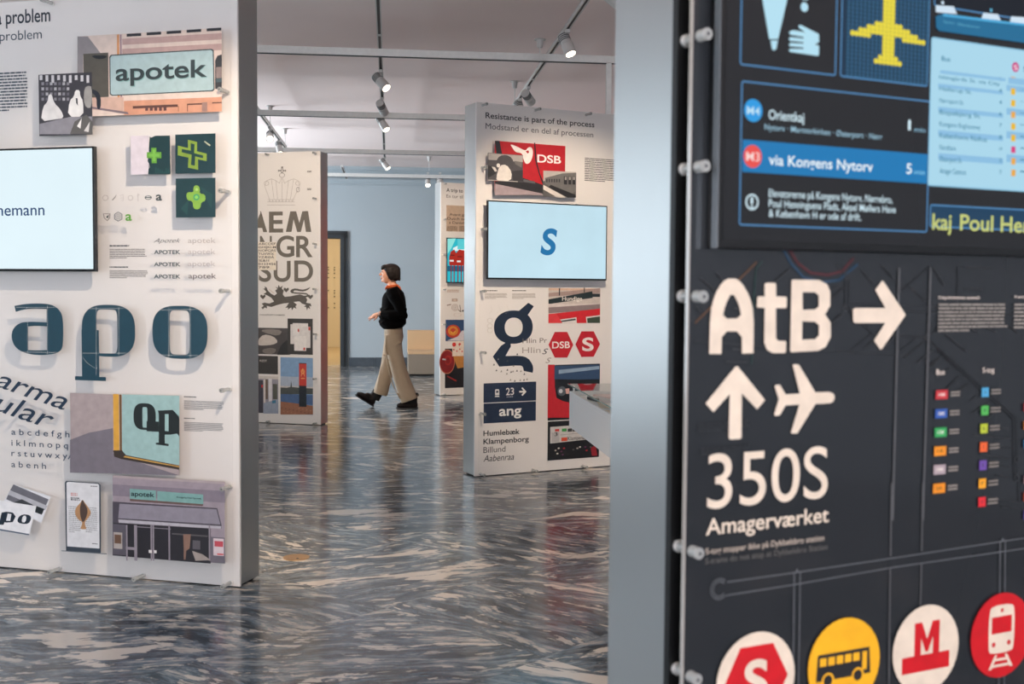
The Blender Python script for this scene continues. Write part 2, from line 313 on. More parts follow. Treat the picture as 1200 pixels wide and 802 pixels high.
# ------------------------------------------------------------------ measured contents of the panels (metres, panel coordinates)
PRINTS = {
 'L': [
  ["heading_text",None,0.0008,[["t","a problem",-1.2883,2.6587,0.3038,-0.0035,0.0641,"1c2c3a",0.5,0]]],
  ["subheading_text",None,0.0008,[["t","problem",-1.2697,2.5795,0.2366,0.0004,0.0446,"3c4c5a",-0.1,0]]],
  ["body_text",None,0.0008,[["b",-1.3113,2.2351,-1.1152,2.4273,13,"3a4654",0.5]]],
  ["photo_print","photograph of a pale green apotek sign on a brick and cream facade",0.062,[["r",-0.7917,2.1908,-0.0444,2.5634,"d9c6ba"],["p",[[-0.7917,2.5634],[-0.7358,2.5606],[-0.6612,2.4713],[-0.7623,2.476],[-0.7656,2.2324],[-0.7962,2.2335]],[],"8d8788",0],["r",-0.5813,2.2083,-0.5696,2.5614,"d0905c"],["r",-0.5656,2.2079,-0.5568,2.5606,"9c8088"],["r",-0.5301,2.5488,-0.4539,2.5619,"26282e"],["r",-0.4257,2.5497,-0.3502,2.5627,"26282e"],["r",-0.3223,2.5505,-0.2477,2.5635,"26282e"],["r",-0.22,2.5513,-0.1461,2.5642,"26282e"],["r",-0.1188,2.5522,-0.0456,2.565,"26282e"],["r",-0.5476,2.5147,-0.5335,2.5227,"4a4244"],["r",-0.5277,2.5149,-0.5136,2.523,"4a4244"],["r",-0.5078,2.5152,-0.4938,2.5233,"4a4244"],["r",-0.488,2.5155,-0.474,2.5235,"4a4244"],["r",-0.4683,2.5157,-0.4543,2.5238,"4a4244"],["r",-0.4485,2.516,-0.4345,2.524,"4a4244"],["r",-0.4288,2.5162,-0.4149,2.5243,"4a4244"],["r",-0.4092,2.5165,-0.3953,2.5245,"4a4244"],["r",-0.3896,2.5168,-0.3757,2.5248,"4a4244"],["r",-0.37,2.517,-0.3561,2.525,"4a4244"],["r",-0.3505,2.5173,-0.3366,2.5253,"4a4244"],["r",-0.331,2.5175,-0.3171,2.5255,"4a4244"],["r",-0.3115,2.5178,-0.2977,2.5258,"4a4244"],["r",-0.2921,2.518,-0.2783,2.526,"4a4244"],["r",-0.2727,2.5183,-0.259,2.5263,"4a4244"],["r",-0.2534,2.5186,-0.2396,2.5265,"4a4244"],["r",-0.2341,2.5188,-0.2204,2.5268,"4a4244"],["r",-0.2148,2.5191,-0.2011,2.527,"4a4244"],["r",-0.1956,2.5193,-0.1819,2.5273,"4a4244"],["r",-0.1764,2.5196,-0.1627,2.5275,"4a4244"],["r",-0.1572,2.5198,-0.1436,2.5278,"4a4244"],["r",-0.1381,2.5201,-0.1245,2.528,"4a4244"],["r",-0.119,2.5203,-0.1055,2.5283,"4a4244"],["r",-0.1,2.5206,-0.0865,2.5285,"4a4244"],["r",-0.081,2.5208,-0.0675,2.5287,"4a4244"],["r",-0.062,2.5211,-0.0485,2.529,"4a4244"],["r",-0.5536,2.4649,-0.0428,2.4941,"b89a94"],["r",-0.5531,2.5124,-0.0425,2.5403,"b89a94"],["r",-0.5477,2.1908,-0.0444,2.2559,"cc9478"],["r",-0.501,2.219,-0.267,2.2308,"5c3c34"],["r",-0.2199,2.2254,-0.1375,2.232,"5c3c34"],["r",-0.2199,2.1965,-0.216,2.2308,"5c3c34"],["r",-0.436,2.207,-0.4207,2.2285,"5a3a38"],["r",-0.4121,2.2062,-0.3968,2.2277,"5a3a38"],["r",-0.3882,2.2054,-0.373,2.2268,"5a3a38"],["r",-0.3644,2.2046,-0.3492,2.226,"5a3a38"],["r",-0.3406,2.2038,-0.3255,2.2252,"5a3a38"],["r",-0.1443,2.1932,-0.1172,2.2354,"9a7a70"],["r",-0.0931,2.2282,-0.0442,2.2336,"5c3c34"],["r",-0.2669,2.198,-0.2616,2.2226,"a87458"],["p",[[-0.7141,2.2793],[-0.5489,2.2733],[-0.5497,2.2077],[-0.7148,2.2213]],[],"c9a898",0],["p",[[-0.751,2.2319],[-0.5213,2.1931],[-0.5283,2.2045],[-0.7364,2.2389]],[],"7a6a70",0],["r",-0.7608,2.2774,-0.6276,2.4809,"56524a"],["p",[[-0.7225,2.4729],[-0.6325,2.4687],[-0.6398,2.4567],[-0.6686,2.4518],[-0.6974,2.4568]],[],"1b2026",1],["p",[[-0.0771,2.2935],[-0.0762,2.4201],[-0.0646,2.4407],[-0.0429,2.4457],[-0.0439,2.2874]],[],"3a3a3c",0],["r",-0.0717,2.3404,-0.0435,2.3898,"8a7a76"],["r",-0.072,2.3223,-0.0437,2.3385,"4a5a5e"],["p",[[-0.7795,2.283],[-0.7755,2.3079],[-0.7499,2.3194],[-0.7136,2.3168],[-0.6834,2.3044],[-0.6693,2.279],[-0.67,2.2229],[-0.6917,2.2236],[-0.6924,2.2798],[-0.7138,2.2993],[-0.7501,2.3007]],[],"20242e",1],["p",[[-0.6218,2.462],[-0.6124,2.4703],[-0.0936,2.4728],[-0.0827,2.4662],[-0.0798,2.2905],[-0.088,2.283],[-0.6096,2.2817],[-0.6217,2.2896]],[],"3a474a",0],["p",[[-0.6161,2.4581],[-0.6081,2.4651],[-0.0963,2.4675],[-0.0882,2.4617],[-0.0852,2.2938],[-0.0934,2.288],[-0.606,2.2859],[-0.6166,2.2932]],[],"a6bdbf",0],["t","apotek",-0.5838,2.3465,0.469,-0.0008,0.0791,"7fa8a6",0.8,0],["t","apotek",-0.5895,2.3504,0.4733,-0.001,0.078,"2f3a3c",0.8,0]]],
  ["photo_print","black and white photograph of pharmacists behind a counter",0.062,[["r",-1.0058,2.1066,-0.7157,2.3947,"3c3a40"],["r",-0.9994,2.3697,-0.9843,2.3922,"cfcdcf"],["r",-0.9672,2.3618,-0.9522,2.3909,"cfcdcf"],["r",-0.9351,2.354,-0.9203,2.3895,"cfcdcf"],["r",-0.9032,2.3658,-0.8882,2.3882,"cfcdcf"],["r",-0.8713,2.358,-0.8564,2.3869,"cfcdcf"],["r",-0.8395,2.3502,-0.8248,2.3856,"cfcdcf"],["r",-0.8078,2.3619,-0.793,2.3842,"cfcdcf"],["r",-0.7763,2.3542,-0.7615,2.3829,"cfcdcf"],["r",-0.7448,2.3464,-0.7302,2.3816,"cfcdcf"],["r",-0.9896,2.3453,-0.9756,2.359,"8a888e"],["r",-0.9899,2.3212,-0.976,2.3349,"b0aeb2"],["r",-0.9903,2.2971,-0.9764,2.3108,"66646c"],["r",-0.9907,2.273,-0.9767,2.2867,"8a888e"],["r",-0.9664,2.3444,-0.9525,2.358,"66646c"],["r",-0.9668,2.3203,-0.9529,2.334,"8a888e"],["r",-0.9672,2.2963,-0.9532,2.3099,"b0aeb2"],["r",-0.9675,2.2722,-0.9536,2.2859,"66646c"],["r",-0.9433,2.3435,-0.9294,2.3571,"b0aeb2"],["r",-0.9437,2.3194,-0.9298,2.3331,"66646c"],["r",-0.944,2.2954,-0.9301,2.3091,"8a888e"],["r",-0.9444,2.2714,-0.9305,2.285,"b0aeb2"],["r",-0.9203,2.3425,-0.9064,2.3562,"8a888e"],["r",-0.9206,2.3186,-0.9067,2.3322,"b0aeb2"],["r",-0.921,2.2946,-0.9071,2.3082,"66646c"],["r",-0.9213,2.2706,-0.9074,2.2842,"8a888e"],["r",-0.8973,2.3416,-0.8834,2.3553,"66646c"],["r",-0.8976,2.3177,-0.8838,2.3313,"8a888e"],["r",-0.898,2.2937,-0.8841,2.3073,"b0aeb2"],["r",-0.8983,2.2697,-0.8845,2.2833,"66646c"],["r",-0.8743,2.3407,-0.8605,2.3544,"b0aeb2"],["r",-0.8747,2.3168,-0.8608,2.3304,"66646c"],["r",-0.875,2.2929,-0.8612,2.3065,"8a888e"],["r",-0.8753,2.2689,-0.8615,2.2825,"b0aeb2"],["r",-0.8514,2.3398,-0.8376,2.3534,"8a888e"],["r",-0.8517,2.3159,-0.838,2.3295,"b0aeb2"],["r",-0.8521,2.292,-0.8383,2.3056,"66646c"],["r",-0.8524,2.2681,-0.8386,2.2817,"8a888e"],["p",[[-0.9963,2.1749],[-0.9823,2.2458],[-0.9562,2.2668],[-0.9519,2.2995],[-0.9339,2.3021],[-0.9217,2.2601],[-0.8838,2.2261],[-0.8678,2.1873],[-0.9126,2.1833]],[],"dedcda",1],["p",[[-0.8486,2.1922],[-0.8374,2.268],[-0.8117,2.2867],[-0.8063,2.3158],[-0.781,2.3148],[-0.7788,2.2855],[-0.764,2.2654],[-0.7625,2.1894]],[],"e4e2df",1],["p",[[-0.803,2.2777],[-0.7941,2.2774],[-0.7921,2.2425],[-0.802,2.2559]],[],"30343c",0],["p",[[-0.7556,2.3247],[-0.7328,2.3335],[-0.7154,2.3264],[-0.7166,2.2312],[-0.7468,2.2301],[-0.7614,2.2653]],[],"9a9894",1],["p",[[-1.0029,2.1641],[-0.8359,2.1918],[-0.7146,2.19],[-0.7155,2.1228],[-0.837,2.1111],[-1.0037,2.1158]],[],"8b8990",0],["p",[[-0.837,2.1133],[-0.8108,2.1692],[-0.7472,2.1997],[-0.7149,2.1662],[-0.7156,2.1076]],[],"5c5a58",0],["p",[[-0.7984,2.147],[-0.7726,2.1843],[-0.7796,2.1356]],[],"e6e4e0",0],["p",[[-0.7608,2.1241],[-0.7287,2.1666],[-0.7356,2.118]],[],"d0cecb",0]]],
  ["photo_print","small photo tile with a green pharmacy cross cut out of a dark street",0.062,[["r",-0.5132,1.9156,-0.4188,2.0935,"d5ccd3"],["p",[[-0.4129,2.0885],[-0.4047,2.0832],[-0.3838,2.0913],[-0.3078,2.0907],[-0.3069,1.9134],[-0.423,1.9157],[-0.4202,1.9412],[-0.4118,1.9483],[-0.4167,1.9631],[-0.4249,1.9764],[-0.4178,2.0215],[-0.4157,2.0579]],[],"0f3336",0],["r",-0.3852,1.9199,-0.3788,1.9478,"1f4a48"],["r",-0.3745,1.9197,-0.368,1.9425,"1f4a48"],["r",-0.3637,1.9195,-0.3573,1.9371,"1f4a48"],["r",-0.353,1.9193,-0.3465,1.9318,"1f4a48"],["r",-0.3423,1.9191,-0.3358,1.9265,"1f4a48"],["r",-0.3314,1.9189,-0.325,1.943,"1f4a48"],["r",-0.3207,1.9187,-0.3143,1.9377,"1f4a48"],["p",[[-0.4051,2.0372],[-0.3786,2.0366],[-0.3787,2.0169],[-0.3531,2.0156],[-0.3533,1.9879],[-0.3773,1.9885],[-0.3776,1.9659],[-0.4041,1.9664],[-0.4039,1.9891],[-0.4289,1.9904],[-0.4286,2.0174],[-0.4053,2.0176]],[],"5f9a34",0],["p",[[-0.3977,2.0283],[-0.3844,2.028],[-0.3846,2.0098],[-0.3631,2.0085],[-0.3632,1.9954],[-0.3839,1.9959],[-0.3841,1.9755],[-0.3974,1.9758],[-0.3972,1.9962],[-0.4197,1.9975],[-0.4195,2.0099],[-0.3979,2.0101]],[],"73b045",0]]],
  ["photo_print","dark green photo tile with a dotted neon cross, upper right of three",0.062,[["r",-0.2807,1.9162,-0.0763,2.0935,"0f3338"],["p",[[-0.1343,2.0578],[-0.1286,2.0605],[-0.0997,2.0411],[-0.1062,2.0369]],[],"b5b79a",0],["p",[[-0.2155,2.0686],[-0.1692,2.0573],[-0.1695,2.0155],[-0.1209,2.0035],[-0.1212,1.9697],[-0.1649,1.9793],[-0.1652,1.9317],[-0.2164,1.9421],[-0.2136,1.9876],[-0.2692,1.9998],[-0.2672,2.0432],[-0.2157,2.031]],[],"7f9a34",0],["p",[[-0.2017,2.0523],[-0.1822,2.0475],[-0.1842,2.0072],[-0.1388,1.9946],[-0.1405,1.9831],[-0.1794,1.9926],[-0.1813,1.9508],[-0.2008,1.9541],[-0.1972,2.0003],[-0.2478,2.013],[-0.2476,2.0275],[-0.202,2.0191]],[],"123a34",0],["d",[[-0.2114,2.0634],[-0.2123,1.9442]],0.0012,"254a2c"],["d",[[-0.1716,2.0624],[-0.1724,1.9434]],0.0012,"254a2c"]]],
  ["photo_print","dark green photo tile with a soft plastic cross, lower right of three",0.062,[["r",-0.2799,1.716,-0.0776,1.894,"12363a"],["p",[[-0.2548,1.7562],[-0.2135,1.7993],[-0.2222,1.7268]],[],"1d4644",0],["p",[[-0.156,1.8564],[-0.0915,1.8193],[-0.1,1.7545]],[],"1a4240",0],["p",[[-0.1902,1.8497],[-0.1803,1.8626],[-0.1625,1.8594],[-0.1561,1.8419],[-0.1579,1.8239],[-0.1303,1.8199],[-0.1273,1.7909],[-0.15,1.784],[-0.1551,1.7566],[-0.173,1.751],[-0.1909,1.7584],[-0.1939,1.7904],[-0.2217,1.7936],[-0.2264,1.8213],[-0.2181,1.8313],[-0.1887,1.8294]],[],"80ac3e",1],["e",-0.1743,1.8075,0.0163,0.0145,"3f9a62",0],["e",-0.1743,1.8075,0.0089,0.0079,"86c85a",0],["e",-0.1724,1.8422,0.0073,0.0065,"a4c468",0]]],
  ["logo_sketches",None,0.062,[["e",-0.6494,1.8109,0.0154,0.0133,"a8a09c",0.85],["e",-0.5162,1.8091,0.0134,0.0118,"a8a09c",0.85],["p",[[-0.6154,1.8015],[-0.6008,1.8146],[-0.5896,1.8263],[-0.5966,1.8101],[-0.6103,1.7985]],[],"8f8884",0],["l",[[-0.571,1.8201],[-0.5541,1.8243],[-0.5542,1.8096],[-0.5695,1.8098],[-0.5542,1.8096],[-0.5544,1.7978],[-0.5679,1.7979]],0.0012,"a8a09c",0],["l",[[-0.4757,1.8291],[-0.4761,1.7938]],0.0018,"9a918c",0],["l",[[-0.4825,1.8189],[-0.4657,1.8231]],0.0012,"9a918c",0],["e",-0.4232,1.8093,0.0184,0.0102,"4a5456",0.75],["r",-0.4365,1.8076,-0.4065,1.8124,"4a5456"],["t","a",-0.3833,1.7955,0.0315,-0.0004,0.0395,"3a4446",1,0],["p",[[-0.6631,1.739],[-0.623,1.7386],[-0.6249,1.7164],[-0.6404,1.7017],[-0.6591,1.7167]],[[[-0.658,1.7353],[-0.629,1.735],[-0.6309,1.7179],[-0.6412,1.7084],[-0.6539,1.7189]]],"9a938e",0],["p",[[-0.6488,1.7203],[-0.6315,1.7335],[-0.6352,1.7158]],[],"3c4446",0],["p",[[-0.5821,1.7464],[-0.5601,1.7343],[-0.5604,1.7106],[-0.5826,1.7005],[-0.6037,1.711],[-0.6034,1.7347]],[[[-0.5821,1.7427],[-0.5644,1.7321],[-0.5646,1.7129],[-0.5825,1.7049],[-0.5994,1.7132],[-0.5992,1.7325]]],"59636a",0],["e",-0.5823,1.7234,0.0144,0.0126,"59636a",0.8],["e",-0.5824,1.7234,0.006,0.0052,"59636a",0.6],["t","a",-0.5436,1.7046,0.0338,-0.0003,0.0436,"5d9a3c",1,0]]],
  ["logotype",None,0.062,[["t","Apotek",-0.3968,1.602,0.1408,0.001,0.0191,"4a4c4e",-0.2,0.5]]],
  ["logotype",None,0.062,[["t","APOTEK",-0.3956,1.549,0.1375,-0.0001,0.0177,"35454a",0.9,0]]],
  ["logotype",None,0.062,[["t","APOTEK",-0.3962,1.4931,0.1377,0.0003,0.0177,"35454a",0.9,0]]],
  ["logotype",None,0.062,[["t","APOTEK",-0.3967,1.4371,0.1377,0.0006,0.0177,"35454a",0.9,0]]],
  ["logotype",None,0.062,[["t","apotek",-0.2191,1.5999,0.1408,0.0025,0.0233,"b9b1ad",0.3,0]]],
  ["logotype",None,0.062,[["t","apotek",-0.2195,1.5489,0.1408,0.0028,0.0233,"c3bbb8",0.3,0]]],
  ["logotype",None,0.062,[["t","apotek",-0.2199,1.4934,0.1409,0.0032,0.0234,"c3bbb8",0.3,0]]],
  ["logotype",None,0.062,[["t","apotek",-0.2179,1.4379,0.1418,0.0036,0.0234,"7a706e",0.3,0]]],
  ["body_text",None,0.0008,[["b",-0.6741,1.5826,-0.5623,1.5934,1,"3a4044",0.6],["b",-0.6743,1.5271,-0.4725,1.5753,6,"8a8582",0.5],["b",-0.6753,1.4835,-0.5719,1.4923,1,"3a4044",0.6],["b",-0.6755,1.4344,-0.47,1.4742,6,"8a8582",0.5]]],
  ["big_letter","large dark teal letter a",0.062,[["p",[[-1.1566,1.301],[-1.1566,1.301],[-1.0841,1.313],[-0.9837,1.3148],[-0.9302,1.3035],[-0.8963,1.2743],[-0.8855,1.235],[-0.8871,1.1231],[-0.899,1.0899],[-0.9413,1.0725],[-1.0338,1.0651],[-1.119,1.0785],[-1.1615,1.1076],[-1.1772,1.1507],[-1.1679,1.1909],[-1.1323,1.2181],[-1.0855,1.2268],[-0.9774,1.2244],[-0.9774,1.2244],[-0.9764,1.2878],[-0.9764,1.2878],[-1.0535,1.2889],[-1.1078,1.2836],[-1.1485,1.2724],[-1.1485,1.2724]],[[[-1.0804,1.203],[-1.0804,1.203],[-1.0316,1.2077],[-0.9762,1.2046],[-0.9762,1.2046],[-0.9779,1.0922],[-0.9779,1.0922],[-1.0335,1.0883],[-1.0823,1.0899],[-1.0823,1.0899]]],"123c4c",2],["d",[[-1.1466,1.2938],[-0.8998,1.2966]],0.003,"e6e4de"],["d",[[-1.0874,1.2997],[-1.0876,1.2838]],0.003,"e6e4de"],["d",[[-0.9715,1.3063],[-0.9751,1.0717]],0.003,"e6e4de"],["d",[[-1.0832,1.2242],[-1.0857,1.0725]],0.003,"e6e4de"],["d",[[-1.1424,1.0793],[-0.9029,1.0819]],0.003,"e6e4de"]]],
  ["big_letter","large dark teal letter p",0.062,[["s",-0.7843,1.068,-0.4978,1.3117,"123c4c",[-0.7033,1.0834,-0.5925,1.2895],2.8],["r",-0.7859,0.9706,-0.6921,1.1922,"123c4c"],["r",-0.8247,0.9527,-0.6569,0.9713,"123c4c"]]],
  ["big_letter","large dark teal letter o",0.062,[["s",-0.4065,1.067,-0.1213,1.3115,"123c4c",[-0.3162,1.0864,-0.2136,1.2898],2.8],["d",[[-0.7566,1.2922],[-0.5202,1.2971]],0.003,"e6e4de"],["d",[[-0.7044,1.3038],[-0.7085,0.9779]],0.003,"e6e4de"],["d",[[-0.5837,1.3052],[-0.5863,1.0747]],0.003,"e6e4de"],["d",[[-0.7848,1.0813],[-0.5038,1.0876]],0.003,"e6e4de"],["d",[[-0.7825,1.0647],[-0.7599,1.0375],[-0.7245,1.0162],[-0.7018,1.0102]],0.003,"e6e4de"],["d",[[-0.3724,1.2902],[-0.1484,1.2972]],0.003,"e6e4de"],["d",[[-0.3197,1.306],[-0.3218,1.0677]],0.003,"e6e4de"],["d",[[-0.2095,1.3072],[-0.2113,1.0703]],0.003,"e6e4de"],["d",[[-0.3743,1.0817],[-0.1499,1.0847]],0.003,"e6e4de"]]],
  ["slanted_lettering",None,0.062,[["t","arma",-1.2731,0.9119,0.392,-0.1074,0.0906,"182e44",0.1,0.35]]],
  ["slanted_lettering",None,0.062,[["t","ular",-1.2838,0.7953,0.327,-0.0852,0.0946,"182e44",0.1,0.35]]],
  ["alphabet_print",None,0.062,[["t","a b c d e f g h",-1.1837,0.6778,0.3254,-0.0047,0.0291,"2c4058",0.3,0],["t","i k l m n o p q",-1.1846,0.6241,0.3173,-0.0038,0.029,"2c4058",0.3,0],["t","r s t u v w x y",-1.1855,0.5739,0.3134,-0.003,0.0291,"2c4058",0.3,0],["t","a b e n h",-1.1864,0.5193,0.1951,-0.0014,0.0291,"2c4058",0.3,0],["p",[[-0.8696,0.5734],[-0.8528,0.6],[-0.8495,0.5958],[-0.863,0.5723]],[],"2c4058",0]]],
  ["photo_print","photograph of a pale green sign corner with black letters and gold edge",0.062,[["r",-0.8529,0.5248,-0.2715,0.8902,"a89a9a"],["p",[[-0.856,0.666],[-0.754,0.7038],[-0.6204,0.7315],[-0.6219,0.6093],[-0.2715,0.5248],[-0.8582,0.5085]],[],"77717a",0],["r",-0.8529,0.8909,-0.6186,0.8902,"b3a6a4"],["r",-0.6185,0.622,-0.5877,0.8931,"d8a23e"],["r",-0.5846,0.6226,-0.5739,0.892,"6b4a22"],["p",[[-0.5708,0.8924],[-0.2684,0.8955],[-0.2711,0.5729],[-0.5277,0.6003],[-0.5589,0.61],[-0.5738,0.6315]],[],"9bbcba",0],["p",[[-0.6217,0.626],[-0.5738,0.6281],[-0.5527,0.6069],[-0.2711,0.5707],[-0.2713,0.551],[-0.578,0.5869],[-0.6157,0.5963]],[],"3a2f28",0],["p",[[-0.559,0.6033],[-0.2711,0.5674],[-0.2712,0.5631],[-0.5654,0.5964]],[],"c79a4c",0],["s",-0.51,0.7295,-0.3923,0.8548,"18201f",[-0.463,0.7409,-0.4367,0.8366],2.8],["r",-0.4413,0.7236,-0.3776,0.7715,"18201f"],["p",[[-0.3816,0.823],[-0.3031,0.8291],[-0.2717,0.7997],[-0.2723,0.7213],[-0.3163,0.7129],[-0.3458,0.7117],[-0.3461,0.6712],[-0.3265,0.6688],[-0.3266,0.6589],[-0.3929,0.6637],[-0.3929,0.6725],[-0.3781,0.6731],[-0.3768,0.8068]],[[[-0.3449,0.8079],[-0.3253,0.8087],[-0.326,0.7278],[-0.3456,0.7292]]],"18201f",0],["p",[[-0.2888,0.786],[-0.2693,0.7944],[-0.27,0.7072],[-0.2869,0.7229]],[],"18201f",0]]],
  ["body_text",None,0.0008,[["b",-0.2839,0.8805,-0.2178,0.8871,1,"3c4448",0.6],["b",-0.2841,0.8219,-0.0786,0.8673,6,"8b8b8c",0.5],["b",-0.2847,0.7792,-0.2283,0.7858,1,"3c4448",0.6],["b",-0.2849,0.7215,-0.0792,0.766,7,"8b8b8c",0.5]]],
  ["photo_print","two tilted white cards, one lettered po, one with a grey photo",0.062,[["p",[[-1.1762,0.4349],[-0.9659,0.3881],[-1.0211,0.2546],[-1.2385,0.3428]],[],"e4e6ea",0],["p",[[-1.1762,0.4349],[-0.9786,0.3728],[-1.0186,0.2956],[-1.219,0.3603],[-1.1959,0.4054]],[],"6e6e76",0],["p",[[-1.1959,0.4054],[-0.9853,0.341],[-0.9982,0.3185],[-1.2058,0.383]],[],"b9bac0",0],["p",[[-1.0481,0.3373],[-1.0031,0.3247],[-1.0186,0.2956],[-1.0581,0.3068]],[],"22282c",0],["p",[[-1.1733,0.3476],[-1.1298,0.3654],[-1.067,0.3417],[-1.0734,0.3359],[-1.1619,0.3417]],[],"3a3e42",0],["p",[[-1.2833,0.354],[-1.0481,0.3363],[-1.0896,0.1931],[-1.2859,0.2107]],[],"eceef2",0],["p",[[-1.2858,0.2145],[-1.0895,0.1974],[-1.0921,0.1913],[-1.2859,0.2068]],[],"4e5c70",0],["p",[[-1.2458,0.2929],[-1.2201,0.2989],[-1.1818,0.2967],[-1.1662,0.2785],[-1.1826,0.2501],[-1.2146,0.2454],[-1.2306,0.2455],[-1.2366,0.233],[-1.2726,0.233],[-1.2595,0.2481]],[[[-1.2113,0.2906],[-1.1896,0.2886],[-1.1978,0.2547],[-1.2209,0.2549]]],"1c2a38",0],["p",[[-1.1406,0.2855],[-1.112,0.2933],[-1.0836,0.289],[-1.0775,0.273],[-1.0925,0.2475],[-1.1255,0.2444],[-1.154,0.2491],[-1.1569,0.2654]],[[[-1.1248,0.2859],[-1.1032,0.285],[-1.1114,0.2518],[-1.1342,0.2526]]],"1c2a38",1]]],
  ["photo_print","tall framed poster print with a flatfish",0.062,[["p",[[-0.8871,0.4599],[-0.8778,0.4679],[-0.703,0.4668],[-0.691,0.4595],[-0.6932,0.1302],[-0.8851,0.1289]],[],"3a4450",0],["p",[[-0.8779,0.4582],[-0.8704,0.4634],[-0.7061,0.4629],[-0.6989,0.4569],[-0.7009,0.1528],[-0.8785,0.1515]],[],"dcdde0",0],["p",[[-0.9105,0.1299],[-0.6616,0.1319],[-0.6616,0.1276],[-0.9106,0.1261]],[],"6b7178",0],["b",-0.7459,0.4469,-0.7063,0.4512,1,"4a4c50",0.8],["b",-0.8551,0.3959,-0.8171,0.4121,2,"d09a98",0.8],["b",-0.8554,0.3741,-0.8039,0.3905,2,"5a5c60",0.8],["b",-0.8683,0.2173,-0.798,0.3477,14,"a8aaad",0.6],["b",-0.7748,0.2231,-0.7091,0.3478,13,"a8aaad",0.6],["b",-0.7403,0.1715,-0.7098,0.1759,1,"4a4c50",0.8],["p",[[-0.7914,0.3855],[-0.7745,0.3639],[-0.7474,0.3333],[-0.7458,0.3146],[-0.7632,0.2921],[-0.7787,0.2777],[-0.7772,0.2563],[-0.7688,0.2434],[-0.7885,0.2384],[-0.8056,0.2427],[-0.7956,0.2595],[-0.7941,0.2768],[-0.8186,0.286],[-0.8354,0.3173],[-0.8239,0.3476],[-0.8052,0.3622]],[],"b58a62",1],["p",[[-0.7914,0.3855],[-0.7776,0.3611],[-0.7626,0.3378],[-0.7661,0.3107],[-0.7787,0.2831],[-0.7911,0.2716],[-0.803,0.2978],[-0.8068,0.3352],[-0.8003,0.3624]],[],"4f3f38",1]]],
  ["photo_print","photograph of a pharmacy shopfront with a grey awning",0.062,[["r",-0.6252,0.1278,-0.0382,0.4966,"9a8f98"],["r",-0.6256,0.4104,-0.0365,0.4649,"837a86"],["r",-0.6252,0.5079,-0.0359,0.4966,"ab9ea0"],["p",[[-0.6265,0.3823],[-0.0767,0.3831],[-0.0551,0.3062],[-0.0552,0.2899],[-0.6277,0.2817]],[],"4b4650",0],["p",[[-0.59,0.3743],[-0.081,0.3775],[-0.061,0.308],[-0.5971,0.3048]],[],"8d8894",0],["p",[[-0.5972,0.2992],[-0.0563,0.3007],[-0.0594,0.2886],[-0.5942,0.2837]],[],"b5b2ba",0],["p",[[-0.6277,0.2817],[-0.1104,0.2864],[-0.1115,0.1226],[-0.6295,0.1248]],[],"28262c",0],["r",-0.6278,0.1297,-0.5581,0.2761,"5a5660"],["r",-0.6232,0.1592,-0.5767,0.2372,"a9a19c"],["r",-0.6182,0.1839,-0.5827,0.2263,"6a5040"],["r",-0.5565,0.1053,-0.5483,0.2749,"8f8790"],["r",-0.5125,0.1084,-0.5043,0.2777,"8f8790"],["r",-0.505,0.1089,-0.4967,0.2781,"8f8790"],["r",-0.4252,0.1146,-0.4169,0.2831,"8f8790"],["r",-0.4146,0.1153,-0.4063,0.2838,"8f8790"],["r",-0.3306,0.1213,-0.3222,0.289,"8f8790"],["r",-0.1211,0.1361,-0.1126,0.3021,"8f8790"],["r",-0.5576,0.1585,-0.5044,0.1717,"8f8790"],["r",-0.5126,0.2689,-0.3172,0.2721,"8f8790"],["r",-0.4356,0.1506,-0.4184,0.1649,"e2dedc"],["r",-0.4077,0.1512,-0.3936,0.1652,"e2dedc"],["r",-0.3125,0.2527,-0.1257,0.2461,"5a5658"],["p",[[-0.2531,0.2499],[-0.2134,0.2525],[-0.22,0.1862],[-0.2384,0.174],[-0.2418,0.1325],[-0.251,0.1318],[-0.2505,0.1841]],[],"8a6c5e",0],["r",-0.2045,0.1845,-0.1654,0.2257,"5e5a60"],["p",[[-0.2079,0.1761],[-0.1534,0.1634],[-0.1113,0.139],[-0.19,0.1307]],[],"a09690",0],["r",-0.1106,0.1278,-0.0382,0.2482,"6f6a74"],["r",-0.0974,0.1628,-0.0439,0.2425,"d8c8cc"],["r",-0.0915,0.2045,-0.0473,0.2304,"c2505c"],["r",-0.078,0.1665,-0.0451,0.173,"cf4c50"],["p",[[-0.5326,0.4487],[-0.3945,0.4473],[-0.3949,0.3988],[-0.5331,0.4009]],[],"7aa5a1",0],["p",[[-0.3871,0.4455],[-0.1479,0.4422],[-0.1482,0.3975],[-0.3875,0.3981]],[],"7aa5a1",0],["p",[[-0.5331,0.4009],[-0.1482,0.3975],[-0.1507,0.3886],[-0.5332,0.3898]],[],"6a5450",0],["t","apotek",-0.5267,0.4157,0.1245,0.0003,0.0222,"14262c",1,0],["t","Kongelig Hof Apotek",-0.2853,0.4192,0.1276,-0.0004,0.0077,"14262c",0.4,0]]],
 ],
 'C': [
  ["heading_text",None,0.0008,[["t","Resistance is part of the process",0.0737,2.651,0.9366,0.0016,0.0415,"20242a",0.6,0]]],
  ["subheading_text",None,0.0008,[["t","Modstand er en del af processen",0.0743,2.5727,0.9261,0.0085,0.0416,"43474d",0,0]]],
